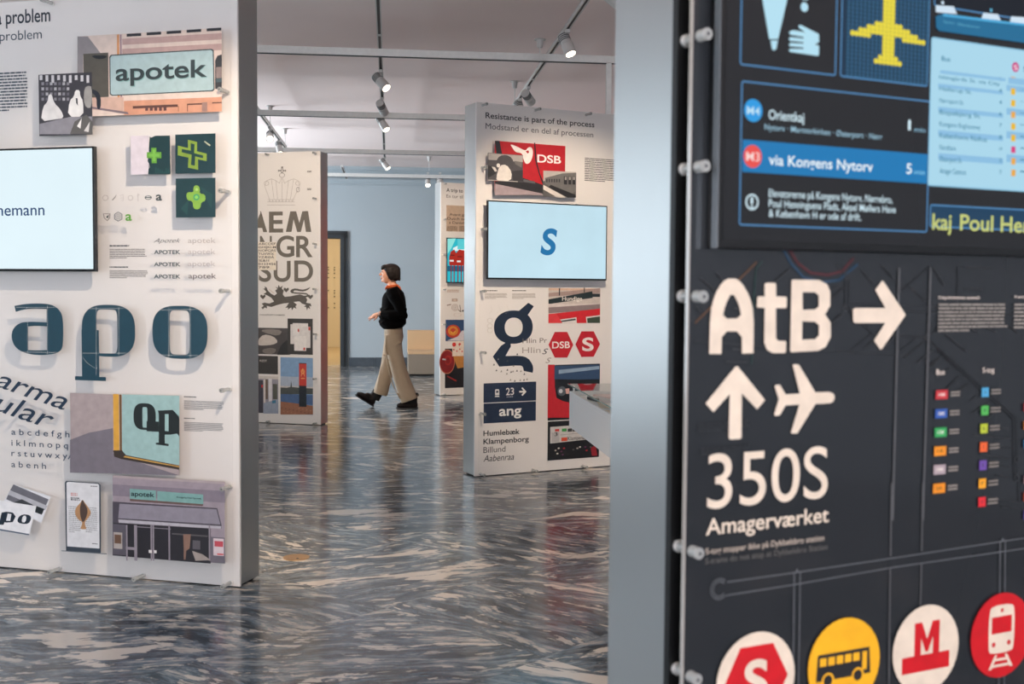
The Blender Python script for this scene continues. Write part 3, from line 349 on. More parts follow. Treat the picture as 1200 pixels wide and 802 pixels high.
  ["photo_print","red train photograph with a white winged emblem and DSB",0.062,[["r",0.1214,2.1172,0.7171,2.4817,"b01c26"],["p",[[0.1214,2.4817],[0.1587,2.4826],[0.1829,2.3797],[0.1362,2.3768]],[],"22262c",0],["p",[[0.1236,2.1855],[0.3595,2.2228],[0.5241,2.1805],[0.5932,2.1328],[0.5934,2.1115],[0.1243,2.0902]],[],"26262a",0],["p",[[0.1237,2.1689],[0.5248,2.1143],[0.5249,2.1042],[0.1244,2.086]],[],"9d8e92",0],["p",[[0.4474,2.4886],[0.457,2.4893],[0.4689,2.3636],[0.499,2.2639],[0.5318,2.1979],[0.5241,2.1805],[0.4893,2.2634],[0.4573,2.3629]],[],"1e1e22",0],["p",[[0.3596,2.2144],[0.4559,2.2025],[0.4609,2.1858],[0.3597,2.1934]],[],"5a5a5c",0],["p",[[0.5238,2.2144],[0.593,2.1499],[0.5934,2.1073],[0.5229,2.1041]],[],"3a3a3e",0],["p",[[0.2452,2.4668],[0.3098,2.4502],[0.3768,2.421],[0.3957,2.4516],[0.4246,2.4552],[0.4402,2.4293],[0.4349,2.3784],[0.4112,2.3349],[0.3777,2.3246],[0.3563,2.3652],[0.3483,2.4066],[0.2911,2.4072],[0.2624,2.4429]],[],"e8e4de",2],["p",[[0.3768,2.421],[0.3998,2.43],[0.4057,2.4153],[0.3943,2.4045]],[],"b01c26",0],["t","DSB",0.4758,2.3471,0.204,-0.0067,0.0574,"ece8e4",0.9,0]]],
  ["photo_print","black and white photograph of a man bending over a machine",0.062,[["r",0.0646,2.1906,0.355,2.3905,"4d4b4e"],["r",0.0683,2.3399,0.3536,2.3874,"a8a29e"],["p",[[0.1318,2.3351],[0.1595,2.3741],[0.2157,2.385],[0.2631,2.3663],[0.2824,2.319],[0.2638,2.2762],[0.1509,2.2865]],[],"49474a",1],["p",[[0.1328,2.2109],[0.1601,2.3036],[0.2163,2.3152],[0.264,2.2595],[0.2551,2.1922],[0.1422,2.1931]],[],"d9d2cb",1],["p",[[0.0671,2.2983],[0.1228,2.2932],[0.1325,2.244],[0.0677,2.2075]],[],"2b2a2d",0],["p",[[0.2639,2.2679],[0.3542,2.2812],[0.3549,2.1973],[0.274,2.1932]],[],"333236",0],["p",[[0.2822,2.3441],[0.3489,2.3396],[0.3445,2.2975],[0.2919,2.3196]],[],"6e6a68",0],["e",0.1507,2.3031,0.0149,0.0149,"ded8d2",0],["p",[[0.0949,2.2916],[0.1229,2.2891],[0.1417,2.2611],[0.1231,2.2559]],[],"c9c3bd",0],["r",0.0696,2.1909,0.312,2.1952,"c4bdb6"]]],
  ["photo_print","black and white photograph of an old railway carriage",0.062,[["r",0.5279,2.0975,0.8145,2.2867,"5a5856"],["p",[[0.5279,2.2867],[0.8122,2.2913],[0.8123,2.2809],[0.7004,2.2749],[0.5288,2.2062]],[],"b5afa9",0],["p",[[0.5288,2.1977],[0.529,2.1807],[0.7323,2.0938],[0.6528,2.0903],[0.5293,2.1468]],[],"d5cdc6",0],["p",[[0.5431,2.2324],[0.6904,2.2743],[0.8123,2.2852],[0.814,2.1431],[0.7322,2.105],[0.5436,2.19]],[],"6b6967",0],["r",0.7066,2.1927,0.7352,2.2538,"26262a"],["r",0.7146,2.2268,0.7308,2.2499,"9a9690"],["r",0.7464,2.1945,0.7712,2.2559,"26262a"],["r",0.7505,2.2286,0.7667,2.2518,"9a9690"],["r",0.7824,2.1963,0.8073,2.2578,"26262a"],["r",0.7865,2.2305,0.8029,2.2537,"9a9690"],["r",0.553,2.2012,0.565,2.2261,"35353a"],["r",0.5745,2.2023,0.5865,2.2272,"35353a"],["r",0.5961,2.2034,0.6082,2.2283,"35353a"],["r",0.6177,2.2045,0.6298,2.2295,"35353a"],["r",0.6394,2.2056,0.6516,2.2306,"35353a"],["r",0.6612,2.2067,0.6733,2.2317,"35353a"],["p",[[0.5926,2.1839],[0.8143,2.1173],[0.8145,2.0975],[0.7423,2.0943],[0.5732,2.1659]],[],"252528",0]]],
  ["body_text",None,0.0008,[["b",0.9266,2.2301,1.337,2.4128,14,"55575b",0.5]]],
  ["signage_print","dark blue sign strip with a train pictogram, 23 and an arrow",0.0008,[["r",0.0715,0.551,0.5159,0.6958,"1b2b45"],["p",[[0.1711,0.6487],[0.1978,0.6477],[0.2023,0.6376],[0.2026,0.6036],[0.167,0.605],[0.1668,0.6389]],[],"e5e0dc",0],["r",0.1757,0.6219,0.1936,0.6366,"1b2b45"],["p",[[0.1693,0.6009],[0.2004,0.5997],[0.2049,0.5896],[0.1649,0.5911]],[],"e5e0dc",0],["t","23",0.2585,0.6015,0.0675,-0.0006,0.0541,"e8e4e0",0.6,0],["b",0.2631,0.583,0.3216,0.5913,1,"a7a9b0",0.9],["p",[[0.371,0.6294],[0.4074,0.6281],[0.389,0.6489],[0.3981,0.6567],[0.4326,0.6211],[0.3987,0.5901],[0.3895,0.5985],[0.4076,0.616],[0.3711,0.6173]],[],"e8e4e0",0]]],
  ["signage_print","dark blue sign strip with the letters ang",0.0008,[["r",0.0725,0.3965,0.5151,0.5452,"1b2b45"],["t","ang",0.2016,0.4478,0.1892,-0.0028,0.074,"efece8",0.9,0]]],
  ["place_name",None,0.0008,[["t","Humleb\u00e6k",0.072,0.3029,0.3064,-0.0008,0.0398,"1c2024",0.7,0]]],
  ["place_name",None,0.0008,[["t","Klampenborg",0.0724,0.2412,0.3844,-0.0125,0.0398,"1c2024",0.7,0]]],
  ["place_name",None,0.0008,[["t","Billund",0.0728,0.1755,0.1847,-0.0056,0.0438,"3c4044",0,0]]],
  ["place_name",None,0.0008,[["t","Aabenraa",0.0733,0.1097,0.2569,-0.0049,0.0478,"2c3034",0,0.25]]],
  ["body_text",None,0.0008,[["b",0.0747,1.378,0.1861,1.3883,1,"55534f",0.7],["b",0.0748,1.32,0.2634,1.3648,5,"aaa29a",0.5],["b",0.304,1.3793,0.4268,1.3896,1,"55534f",0.7],["b",0.3042,1.3204,0.5115,1.3658,5,"aaa29a",0.5]]],
  ["big_letter","large dark blue letter g",0.0008,[["s2",0.1536,0.9867,0.4819,1.237,"10233a",[0.2439,1.0389,0.3953,1.1829],2.2],["p",[[0.3572,1.2301],[0.4422,1.2945],[0.4898,1.2686],[0.4306,1.1929],[0.3886,1.2023]],[],"10233a",0],["p",[[0.2351,0.9999],[0.3125,0.9913],[0.2513,0.896],[0.2513,0.896],[0.3809,0.8959],[0.4439,0.8779],[0.4813,0.8305],[0.4911,0.793],[0.484,0.7634],[0.484,0.7634],[0.4081,0.7795],[0.4081,0.7795],[0.4005,0.814],[0.3711,0.824],[0.2006,0.8174],[0.2006,0.8174],[0.146,0.8937],[0.146,0.8937]],[],"10233a",1]]],
  ["type_studies",None,0.0008,[["t","Hlin Pr",0.3957,0.9899,0.2116,-0.0016,0.037,"6b6560",0,0],["t","Hlin",0.3933,0.9142,0.1582,-0.0014,0.0434,"a39b94",0,0],["t","S",0.5654,0.9031,0.0535,-0.0011,0.0421,"4a4a4c",0.2,0.4],["t","S",0.5949,0.8351,0.0515,-0.0012,0.0394,"9a938c",0.2,0.4],["p",[[0.1682,0.7835],[0.1772,0.7997],[0.1845,0.7849]],[],"4a4a4c",0],["p",[[0.2091,0.775],[0.2182,0.7912],[0.2255,0.7764]],[],"8a857f",0],["p",[[0.2605,0.7846],[0.2696,0.8009],[0.277,0.7859]],[],"4a4a4c",0],["p",[[0.2555,0.7553],[0.2647,0.7716],[0.272,0.7566]],[],"8a857f",0],["p",[[0.2916,0.768],[0.3008,0.7844],[0.3081,0.7694]],[],"4a4a4c",0],["p",[[0.3071,0.7722],[0.3163,0.7885],[0.3237,0.7736]],[],"8a857f",0],["p",[[0.3413,0.7758],[0.3505,0.7922],[0.358,0.7772]],[],"4a4a4c",0],["p",[[0.3747,0.7721],[0.3839,0.7885],[0.3914,0.7735]],[],"8a857f",0],["p",[[0.4042,0.749],[0.4135,0.7654],[0.4209,0.7504]],[],"4a4a4c",0],["p",[[0.2869,0.7083],[0.2961,0.7246],[0.3034,0.7096]],[],"8a857f",0],["p",[[0.3232,0.6997],[0.3325,0.716],[0.3399,0.701]],[],"4a4a4c",0],["p",[[0.3701,0.7037],[0.3793,0.7201],[0.3868,0.705]],[],"8a857f",0],["p",[[0.4014,0.7046],[0.4107,0.721],[0.4182,0.7059]],[],"4a4a4c",0],["p",[[0.4276,0.7084],[0.4369,0.7248],[0.4444,0.7097]],[],"8a857f",0],["p",[[0.1475,0.827],[0.1565,0.8432],[0.1637,0.8284]],[],"4a4a4c",0],["p",[[0.1828,0.8673],[0.1919,0.8835],[0.1992,0.8687]],[],"8a857f",0],["p",[[0.2599,0.8517],[0.2691,0.868],[0.2764,0.8531]],[],"4a4a4c",0],["p",[[0.3119,0.8135],[0.3211,0.8299],[0.3285,0.815]],[],"8a857f",0],["p",[[0.3423,0.9004],[0.3515,0.9169],[0.359,0.9019]],[],"4a4a4c",0],["l",[[0.1209,1.2762],[0.1414,1.2398],[0.1112,1.2127]],0.0012,"c2b9b0",0],["l",[[0.1869,1.2761],[0.2076,1.2396],[0.1772,1.2124]],0.0012,"c2b9b0",0],["l",[[0.2586,1.2761],[0.2794,1.2394],[0.2488,1.2121]],0.0012,"c2b9b0",0],["e",0.1197,1.1627,0.0223,0.0181,"c2b9b0",0.88],["e",0.12,1.1218,0.0223,0.0182,"c2b9b0",0.88],["e",0.1202,1.09,0.0223,0.0182,"c2b9b0",0.88]]],
  ["photo_print","photograph of a red train under a Hundige station sign",0.0008,[["r",0.6158,1.1369,1.0807,1.4063,"c9beb6"],["r",0.6158,1.3903,1.0773,1.4063,"d6b49c"],["p",[[0.6162,1.3691],[1.0771,1.4094],[1.0776,1.3712],[0.6165,1.3411]],[],"a89088",0],["p",[[0.6167,1.3206],[1.0069,1.3852],[1.0109,1.3328],[0.6171,1.2852]],[],"1d2a2c",0],["r",1.0071,1.3406,1.078,1.3661,"22282c"],["r",0.617,1.2642,1.079,1.2871,"d8ccc6"],["p",[[0.6173,1.2591],[1.0787,1.2852],[1.0793,1.2374],[0.6178,1.2153]],[],"8a7a7a",0],["p",[[0.6179,1.2087],[1.0792,1.2489],[1.0807,1.1369],[0.6186,1.1406]],[],"d21f28",0],["p",[[0.7162,1.1651],[0.8654,1.1831],[0.8693,1.1386],[0.7165,1.1398]],[],"e0dcd8",0],["p",[[0.7293,1.1575],[0.8578,1.1737],[0.8602,1.1604],[0.7294,1.1462]],[],"3a4242",0],["p",[[0.9504,1.1855],[1.0798,1.1991],[1.0807,1.1369],[0.9577,1.1379]],[],"d9d5d0",0],["p",[[0.9617,1.1749],[1.08,1.1896],[1.0807,1.1369],[0.9666,1.1378]],[],"3c4a38",0],["r",0.7071,1.3508,0.7164,1.407,"2a2a2c"],["r",0.9299,1.3753,0.9381,1.4132,"2a2a2c"],["p",[[0.6179,1.2087],[0.6855,1.2141],[0.7403,1.1396],[0.6186,1.1406]],[],"dc3a3e",0],["t","Hundige",0.7363,1.3115,0.1791,0.023,0.0319,"efe7dc",0.6,0]]],
  ["railway_emblem","red hexagon emblem with white DSB",0.0008,[["p",[[0.6203,0.9741],[0.6741,1.0717],[0.7846,1.0704],[0.8394,0.9703],[0.7869,0.872],[0.6762,0.8745]],[],"c01626",0],["t","DSB",0.6517,0.9464,0.1583,0.0027,0.0506,"f0e8e2",0.8,0]]],
  ["railway_emblem","red hexagon emblem with a white S",0.0008,[["p",[[0.8591,0.9729],[0.9119,1.0737],[1.0232,1.0724],[1.0829,0.972],[1.0257,0.8743],[0.9144,0.8739]],[],"c01626",0],["t","S",0.9204,0.9223,0.1035,0.0028,0.1018,"f0e8e2",1.2,0]]],
  ["photo_print","photograph of a red train front with a dark windscreen",0.0008,[["r",0.6176,0.3917,1.0842,0.8183,"0f1318"],["r",0.6176,0.4111,0.678,0.8183,"c4202c"],["p",[[0.6738,0.8107],[1.0786,0.8107],[1.0802,0.6957],[0.6749,0.7044]],[],"2f4a6b",0],["p",[[0.7117,0.779],[1.0788,0.8002],[1.0791,0.7751],[0.712,0.7483]],[],"8fa6bc",0],["p",[[0.6202,0.5672],[0.8332,0.5175],[1.0821,0.5491],[1.0842,0.3917],[0.6218,0.4138]],[],"c4202c",0],["p",[[0.6748,0.7084],[0.714,0.5636],[0.8093,0.5226],[1.0825,0.5155],[1.0802,0.6915]],[],"12161c",0],["p",[[0.6175,0.8224],[0.6736,0.8209],[0.6753,0.6675],[0.6952,0.5643],[0.8094,0.5082],[0.8106,0.4048],[0.6218,0.4138]],[],"c4202c",0],["e",0.7418,0.6139,0.0378,0.0371,"565e66",0],["e",0.7324,0.6142,0.0166,0.0165,"c6cad0",0],["p",[[0.7724,0.6313],[0.808,0.6341],[0.8085,0.5908],[0.7799,0.5919]],[],"e0b0a4",0]]],
  ["photo_print","photograph of an illuminated departure sign above dark crowds",0.0008,[["r",0.6197,0.0826,1.0833,0.3832,"0c0d10"],["p",[[0.6412,0.3411],[1.0774,0.3479],[1.0789,0.2302],[0.6425,0.2137]],[],"cbc8c4",0],["r",0.6558,0.2214,0.7225,0.2952,"b3b0b0"],["t","3",0.6795,0.2692,0.0283,0.0025,0.0288,"2a2a2c",0.5,0],["r",0.6837,0.304,0.7216,0.3224,"c8342e"],["r",0.745,0.3004,0.788,0.3233,"3a9a4a"],["r",0.7411,0.2256,0.7936,0.2534,"d8502c"],["b",0.7973,0.2894,1.0733,0.3206,1,"3a3a3c",0.8],["t","Klampenborg",0.7983,0.2295,0.2072,0.0049,0.029,"2a2a2c",0.2,0],["l",[[0.729,0.2747],[1.0782,0.2849]],0.002,"6a6866",0],["e",0.6902,0.1574,0.0095,0.0062,"b9b0a0",0],["e",0.7183,0.1722,0.0095,0.0062,"e0d8cc",0],["e",0.7423,0.1459,0.0095,0.0062,"6a2a5a",0],["e",0.7657,0.1693,0.0095,0.0062,"c0202c",0],["e",0.8494,0.1538,0.0096,0.0062,"5a5650",0],["e",0.8854,0.162,0.0096,0.0063,"b9b0a0",0],["e",0.9094,0.171,0.0096,0.0063,"e0d8cc",0],["e",0.9577,0.1681,0.0097,0.0063,"6a2a5a",0],["e",0.9702,0.1401,0.0097,0.0063,"c0202c",0],["e",1.0064,0.1652,0.0097,0.0063,"5a5650",0],["e",1.0311,0.1427,0.0098,0.0063,"b9b0a0",0],["e",0.7069,0.1316,0.0095,0.0062,"e0d8cc",0],["e",0.7544,0.1203,0.0095,0.0062,"6a2a5a",0],["p",[[1.0065,0.1547],[1.0501,0.1835],[1.0685,0.092],[1.0195,0.0951]],[],"9a1a26",0]]],
 ],
 'A': [
  ["crown_drawing","fine grey line drawing of a crown",0.0008,[["l",[[-0.5928,2.2324],[-0.2819,2.2281]],0.0032,"a39b94",0],["l",[[-0.5927,2.2636],[-0.2819,2.259]],0.0032,"a39b94",0],["l",[[-0.5865,2.2873],[-0.2878,2.2827]],0.0032,"a39b94",0],["l",[[-0.566,2.287],[-0.6208,2.4252]],0.0032,"a39b94",0],["l",[[-0.302,2.283],[-0.2271,2.4179]],0.0032,"a39b94",0],["l",[[-0.6208,2.4252],[-0.596,2.4796],[-0.5448,2.4968],[-0.494,2.4775],[-0.4534,2.4494],[-0.4329,2.5036]],0.0032,"a39b94",0],["l",[[-0.2271,2.4179],[-0.2471,2.4726],[-0.2954,2.4917],[-0.352,2.4747],[-0.3966,2.4483],[-0.4167,2.5033]],0.0032,"a39b94",0],["l",[[-0.5448,2.4968],[-0.515,2.2862]],0.0032,"a39b94",0],["l",[[-0.2954,2.4917],[-0.3323,2.2834]],0.0032,"a39b94",0],["l",[[-0.4248,2.5035],[-0.4254,2.2848]],0.0032,"a39b94",0],["l",[[-0.494,2.4775],[-0.4742,2.2856]],0.0032,"a39b94",0],["l",[[-0.352,2.4747],[-0.3768,2.2841]],0.0032,"a39b94",0],["e",-0.4247,2.5307,0.0325,0.0236,"a39b94",0.8],["p",[[-0.4368,2.5529],[-0.4367,2.5711],[-0.4692,2.5681],[-0.4692,2.5863],[-0.4367,2.582],[-0.4325,2.6183],[-0.4123,2.6178],[-0.4124,2.5814],[-0.38,2.5843],[-0.38,2.5662],[-0.4124,2.5705],[-0.4125,2.5523]],[[[-0.4307,2.5582],[-0.4306,2.5764],[-0.4611,2.5734],[-0.4611,2.5789],[-0.4306,2.5764],[-0.4265,2.6036],[-0.4184,2.6034],[-0.4185,2.5761],[-0.3881,2.5772],[-0.3881,2.5718],[-0.4185,2.5761],[-0.4185,2.5579]]],"6c6662",0],["e",-0.6002,2.4523,0.0287,0.022,"a39b94",0.85],["e",-0.2472,2.4455,0.0282,0.0217,"a39b94",0.85],["e",-0.2473,2.3819,0.0201,0.0254,"6c6662",0.8],["e",-0.5661,2.2741,0.0082,0.0073,"a39b94",0.6],["e",-0.5293,2.2736,0.0081,0.0073,"a39b94",0.6],["e",-0.4927,2.2731,0.0082,0.0073,"a39b94",0.6],["e",-0.4559,2.2725,0.0082,0.0073,"a39b94",0.6],["e",-0.4194,2.272,0.0081,0.0073,"a39b94",0.6],["e",-0.3829,2.2714,0.0081,0.0073,"a39b94",0.6],["e",-0.3464,2.2709,0.0081,0.0073,"a39b94",0.6],["e",-0.31,2.2704,0.0081,0.0072,"a39b94",0.6]]],
  ["small_caption",None,0.0008,[["b",-0.1446,2.5508,-0.0947,2.5682,2,"5a5652",0.8],["b",-0.145,2.372,-0.095,2.3946,2,"5a5652",0.8]]],
  ["big_letter",None,0.0008,[["p",[[-0.7627,1.9585],[-0.6629,2.1691],[-0.6752,2.1693],[-0.5939,1.9573],[-0.6391,1.9576],[-0.6512,2.0],[-0.7254,2.0006],[-0.7421,1.9583]],[],"6e675c",0],["t","E",-0.5734,1.959,0.1591,-0.0012,0.2054,"6e675c",1.1,0]]],
  ["big_letter",None,0.0008,[["p",[[-0.3838,1.9576],[-0.3326,2.1651],[-0.268,2.1643],[-0.232,2.0457],[-0.1995,2.1635],[-0.1354,2.1663],[-0.0997,1.9556],[-0.1598,1.956],[-0.1796,2.0815],[-0.2161,1.9564],[-0.2564,1.9567],[-0.2964,2.0827],[-0.321,1.9572]],[],"6e675c",0]]],
  ["big_letter",None,0.0008,[["t","G",-0.4904,1.709,0.2011,-0.0002,0.2091,"6e675c",0.8,0]]],
  ["big_letter",None,0.0008,[["t","R",-0.269,1.7069,0.1849,-0.0001,0.2098,"6e675c",0.8,0]]],
  ["big_letter",None,0.0008,[["t","N",-0.6771,1.7091,0.1356,-0.0001,0.2101,"6e675c",0.5,0]]],
  ["big_letter",None,0.0008,[["t","S",-0.6905,1.458,0.1399,0.0007,0.2069,"6e675c",0.9,0]]],
  ["big_letter",None,0.0008,[["t","U",-0.5219,1.4588,0.1915,0.0011,0.2061,"6e675c",0.9,0]]],
  ["big_letter",None,0.0008,[["t","D",-0.2899,1.4601,0.2095,0.0011,0.2085,"6e675c",0.9,0]]],
  ["alphabet_card",None,0.0008,[["r",-0.7012,1.5712,-0.4929,1.8567,"efe2d2"],["t","ABCDEF",-0.6931,1.8272,0.1969,-0.0008,0.0221,"4e4842",0.5,0],["t","GHIJKLM",-0.6933,1.7931,0.197,-0.0006,0.0221,"4e4842",0.5,0],["t","NOPQRS",-0.6934,1.759,0.197,-0.0005,0.0221,"4e4842",0.5,0],["t","TUVWX",-0.6935,1.7248,0.1766,-0.0002,0.0222,"4e4842",0.5,0],["t","YZ\u00c6\u00d8\u00c5",-0.6937,1.6907,0.1766,-0.0001,0.0221,"4e4842",0.5,0],["t","%&!?",-0.6938,1.6566,0.1234,0.0,0.0221,"4e4842",0.5,0],["t","0123456",-0.694,1.6224,0.1972,0.0002,0.0222,"4e4842",0.5,0],["t","789",-0.6941,1.5882,0.1234,0.0003,0.0222,"4e4842",0.5,0]]],
  ["lion_emblem","grey brown heraldic lion with small hearts",0.0008,[["p",[[-0.6635,1.1851],[-0.6372,1.205],[-0.6589,1.2283],[-0.6261,1.2384],[-0.5717,1.2292],[-0.5173,1.2494],[-0.5497,1.2881],[-0.5932,1.3112],[-0.6367,1.3265],[-0.6039,1.3463],[-0.6256,1.3696],[-0.6409,1.3773],[-0.619,1.3853],[-0.6277,1.4048],[-0.6016,1.3933],[-0.5886,1.3621],[-0.5539,1.3311],[-0.5149,1.3119],[-0.4845,1.3317],[-0.5061,1.3627],[-0.48,1.3785],[-0.5059,1.4017],[-0.4756,1.3902],[-0.4669,1.4215],[-0.4497,1.3943],[-0.4194,1.414],[-0.4324,1.3828],[-0.4066,1.3635],[-0.4196,1.3244],[-0.3981,1.2993],[-0.3335,1.3057],[-0.2262,1.3261],[-0.1665,1.3073],[-0.1452,1.2726],[-0.1581,1.2415],[-0.1091,1.2343],[-0.0985,1.2054],[-0.1241,1.2109],[-0.1113,1.1762],[-0.1369,1.1914],[-0.1497,1.1641],[-0.1582,1.1989],[-0.1838,1.2025],[-0.1581,1.2183],[-0.2051,1.2333],[-0.2307,1.2563],[-0.2993,1.2478],[-0.2607,1.221],[-0.2779,1.2053],[-0.2651,1.1782],[-0.2951,1.1934],[-0.3167,1.162],[-0.3252,1.193],[-0.364,1.1692],[-0.3596,1.1926],[-0.3942,1.1844],[-0.3682,1.212],[-0.3509,1.2394],[-0.4199,1.2309],[-0.4849,1.2146],[-0.5501,1.1943],[-0.6023,1.2054],[-0.598,1.178],[-0.6242,1.1895],[-0.6461,1.1696]],[],"5c564e",0],["p",[[-0.222,1.3145],[-0.158,1.3112],[-0.1451,1.3268],[-0.3119,1.3331],[-0.3377,1.3523],[-0.3247,1.3758],[-0.2775,1.3878],[-0.2048,1.3728],[-0.1578,1.3809],[-0.1025,1.4044],[-0.1451,1.3655],[-0.2048,1.3534],[-0.2775,1.3683],[-0.3033,1.3565],[-0.2905,1.345],[-0.1579,1.3422],[-0.1281,1.3231],[-0.1452,1.292]],[],"5c564e",1],["p",[[-0.3808,1.3442],[-0.4109,1.3712],[-0.4065,1.3907],[-0.3892,1.3908],[-0.3807,1.3792],[-0.3677,1.391],[-0.3526,1.3892],[-0.3505,1.3717]],[],"5c564e",0],["p",[[-0.6457,1.2715],[-0.6761,1.2987],[-0.6717,1.3183],[-0.6542,1.3185],[-0.6455,1.3068],[-0.6324,1.3187],[-0.6171,1.3169],[-0.615,1.2993]],[],"5c564e",0],["p",[[-0.1112,1.2768],[-0.1409,1.3036],[-0.1366,1.323],[-0.1196,1.3232],[-0.1111,1.3116],[-0.0983,1.3233],[-0.0835,1.3215],[-0.0814,1.3042]],[],"5c564e",0],["p",[[-0.5711,1.3779],[-0.5148,1.3392],[-0.5235,1.3313],[-0.5799,1.37]],[],"d9cdc0",0]]],
  ["small_caption",None,0.0008,[["t","KONGERIGET DANMARK",-0.6813,1.1063,0.2869,0.004,0.0138,"5a554e",0.2,0]]],
  ["photo_print","black and white photograph of pale carved rock",0.0008,[["r",-0.7038,0.7092,-0.3394,0.9802,"4b4644"],["p",[[-0.7043,0.8542],[-0.6383,0.9145],[-0.5294,0.8969],[-0.4688,0.8394],[-0.5297,0.8087],[-0.6388,0.7965],[-0.7045,0.799]],[],"c9c0b8",1],["p",[[-0.682,0.953],[-0.5727,0.9707],[-0.4207,0.9577],[-0.4642,0.8982],[-0.5946,0.9192]],[],"8a827c",1],["p",[[-0.4866,0.7057],[-0.4429,0.8008],[-0.3778,0.8608],[-0.3391,0.8225],[-0.3394,0.7092]],[],"2b2827",0],["p",[[-0.6609,0.7567],[-0.5516,0.7788],[-0.4864,0.7606],[-0.53,0.7106],[-0.6391,0.7178]],[],"7a726c",1]]],
  ["photo_print","photograph of white printed papers on a dark ground",0.0008,[["r",-0.3664,0.7153,-0.0844,1.0795,"3b3732"],["r",-0.3343,0.8209,-0.2316,1.0216,"dcd8d6"],["r",-0.3084,0.9044,-0.1374,1.0337,"e6e2e0"],["r",-0.2377,0.7846,-0.112,0.9998,"dedad8"],["r",-0.2915,0.7524,-0.159,0.9015,"e9e5e2"],["r",-0.2527,0.9454,-0.2356,0.9762,"c8402e"],["r",-0.1329,0.9631,-0.1138,0.9977,"c8402e"],["r",-0.1889,0.76,-0.1697,0.7868,"c8402e"]]],
  ["photo_print","dark print with a line of pale capitals",0.0008,[["r",-0.705,0.5058,-0.4764,0.6926,"3a3632"],["t","REST",-0.6833,0.63,0.0832,0.0041,0.0217,"cdc6be",0.1,0]]],
  ["photo_print","photograph of a white corridor with columns",0.0008,[["r",-0.7059,0.1025,-0.4733,0.4833,"9a96a0"],["r",-0.7059,0.4548,-0.4722,0.4833,"cfc8c2"],["r",-0.7017,0.1017,-0.646,0.44,"46444e"],["r",-0.6402,0.2056,-0.6193,0.4497,"d6cfc8"],["r",-0.6183,0.246,-0.5928,0.4504,"6a5a4c"],["r",-0.5833,0.1885,-0.545,0.4593,"d9d6da"],["r",-0.5355,0.2498,-0.4837,0.4056,"5a5a52"],["p",[[-0.6412,0.2048],[-0.4728,0.2502],[-0.4733,0.1025],[-0.646,0.0958]],[],"98a2b4",0],["p",[[-0.5448,0.2319],[-0.5012,0.2414],[-0.5013,0.2098],[-0.5405,0.2045]],[],"3a7a9a",0],["e",-0.6581,0.3781,0.011,0.0158,"d03a3a",0]]],
  ["photo_print","photograph of a red and black sign pillar by a harbour",0.0008,[["r",-0.4476,0.104,-0.0832,0.6831,"7fa0c4"],["r",-0.4482,0.3809,-0.0828,0.4869,"a8b4c6"],["r",-0.4485,0.3419,-0.0829,0.3887,"c2bcb8"],["p",[[-0.4486,0.373],[-0.3792,0.3713],[-0.336,0.3805],[-0.3271,0.4513],[-0.3187,0.3811],[-0.2283,0.3762],[-0.0828,0.3731],[-0.0829,0.3146],[-0.4488,0.3022]],[],"4a4f4c",0],["r",-0.4488,0.2054,-0.0831,0.3062,"4a6690"],["p",[[-0.449,0.2275],[-0.2932,0.2173],[-0.0831,0.1976],[-0.0832,0.1079],[-0.4494,0.0936]],[],"9c6a50",0],["e",-0.434,0.1631,0.0087,0.0059,"7c4e3a",0],["e",-0.4124,0.1304,0.0087,0.0059,"b58468",0],["e",-0.3906,0.1568,0.0086,0.0059,"7c4e3a",0],["e",-0.369,0.1242,0.0086,0.0059,"b58468",0],["e",-0.3473,0.1506,0.0086,0.0059,"7c4e3a",0],["e",-0.3258,0.118,0.0087,0.0059,"b58468",0],["e",-0.3042,0.1444,0.0086,0.0059,"7c4e3a",0],["e",-0.2827,0.1119,0.0086,0.0059,"b58468",0],["e",-0.2611,0.1381,0.0086,0.0058,"7c4e3a",0],["e",-0.2395,0.1644,0.0086,0.0059,"b58468",0],["e",-0.2181,0.132,0.0086,0.0059,"7c4e3a",0],["e",-0.1966,0.1583,0.0086,0.0058,"b58468",0],["e",-0.1752,0.1258,0.0086,0.0059,"7c4e3a",0],["e",-0.1537,0.1521,0.0086,0.0059,"b58468",0],["e",-0.1323,0.1197,0.0086,0.0059,"7c4e3a",0],["e",-0.1109,0.1459,0.0085,0.0058,"b58468",0],["r",-0.2385,0.1832,-0.1558,0.6297,"1b2026"],["r",-0.2385,0.398,-0.1554,0.6219,"c23a2c"],["e",-0.1958,0.5431,0.0236,0.0273,"e08a4a",0.5],["t","A",-0.2195,0.4936,0.0472,0.0014,0.082,"e8a060",0.4,0],["r",-0.2174,0.4677,-0.1724,0.4781,"e8a060"]]],
 ],
 'F': [
  ["heading_text",None,0.0008,[["t","A trip to",0.0789,2.6439,0.2347,0.0109,0.0459,"2c2624",0.7,0]]],
  ["subheading_text",None,0.0008,[["t","En tur til",0.0793,2.5674,0.2348,0.0103,0.0421,"5c524e",0,0]]],
  ["photo_print","yellowed newspaper clipping",0.0008,[["r",0.0797,2.135,0.6271,2.4716,"bda58f"],["t","Avant garde",0.1225,2.3391,0.33,0.0043,0.0326,"3a2c24",0.4,0],["t","Dutch twist",0.0954,2.2843,0.336,0.004,0.0346,"3a2c24",0.4,0],["t","a Danish",0.1167,2.2332,0.2292,0.0018,0.0327,"3a2c24",0.4,0],["b",0.0989,2.4152,0.6034,2.4149,1,"6a5648",0.7],["b",0.0916,2.1312,0.2399,2.2036,6,"7a6656",0.7],["b",0.265,2.137,0.4323,2.2092,6,"7a6656",0.7]]],
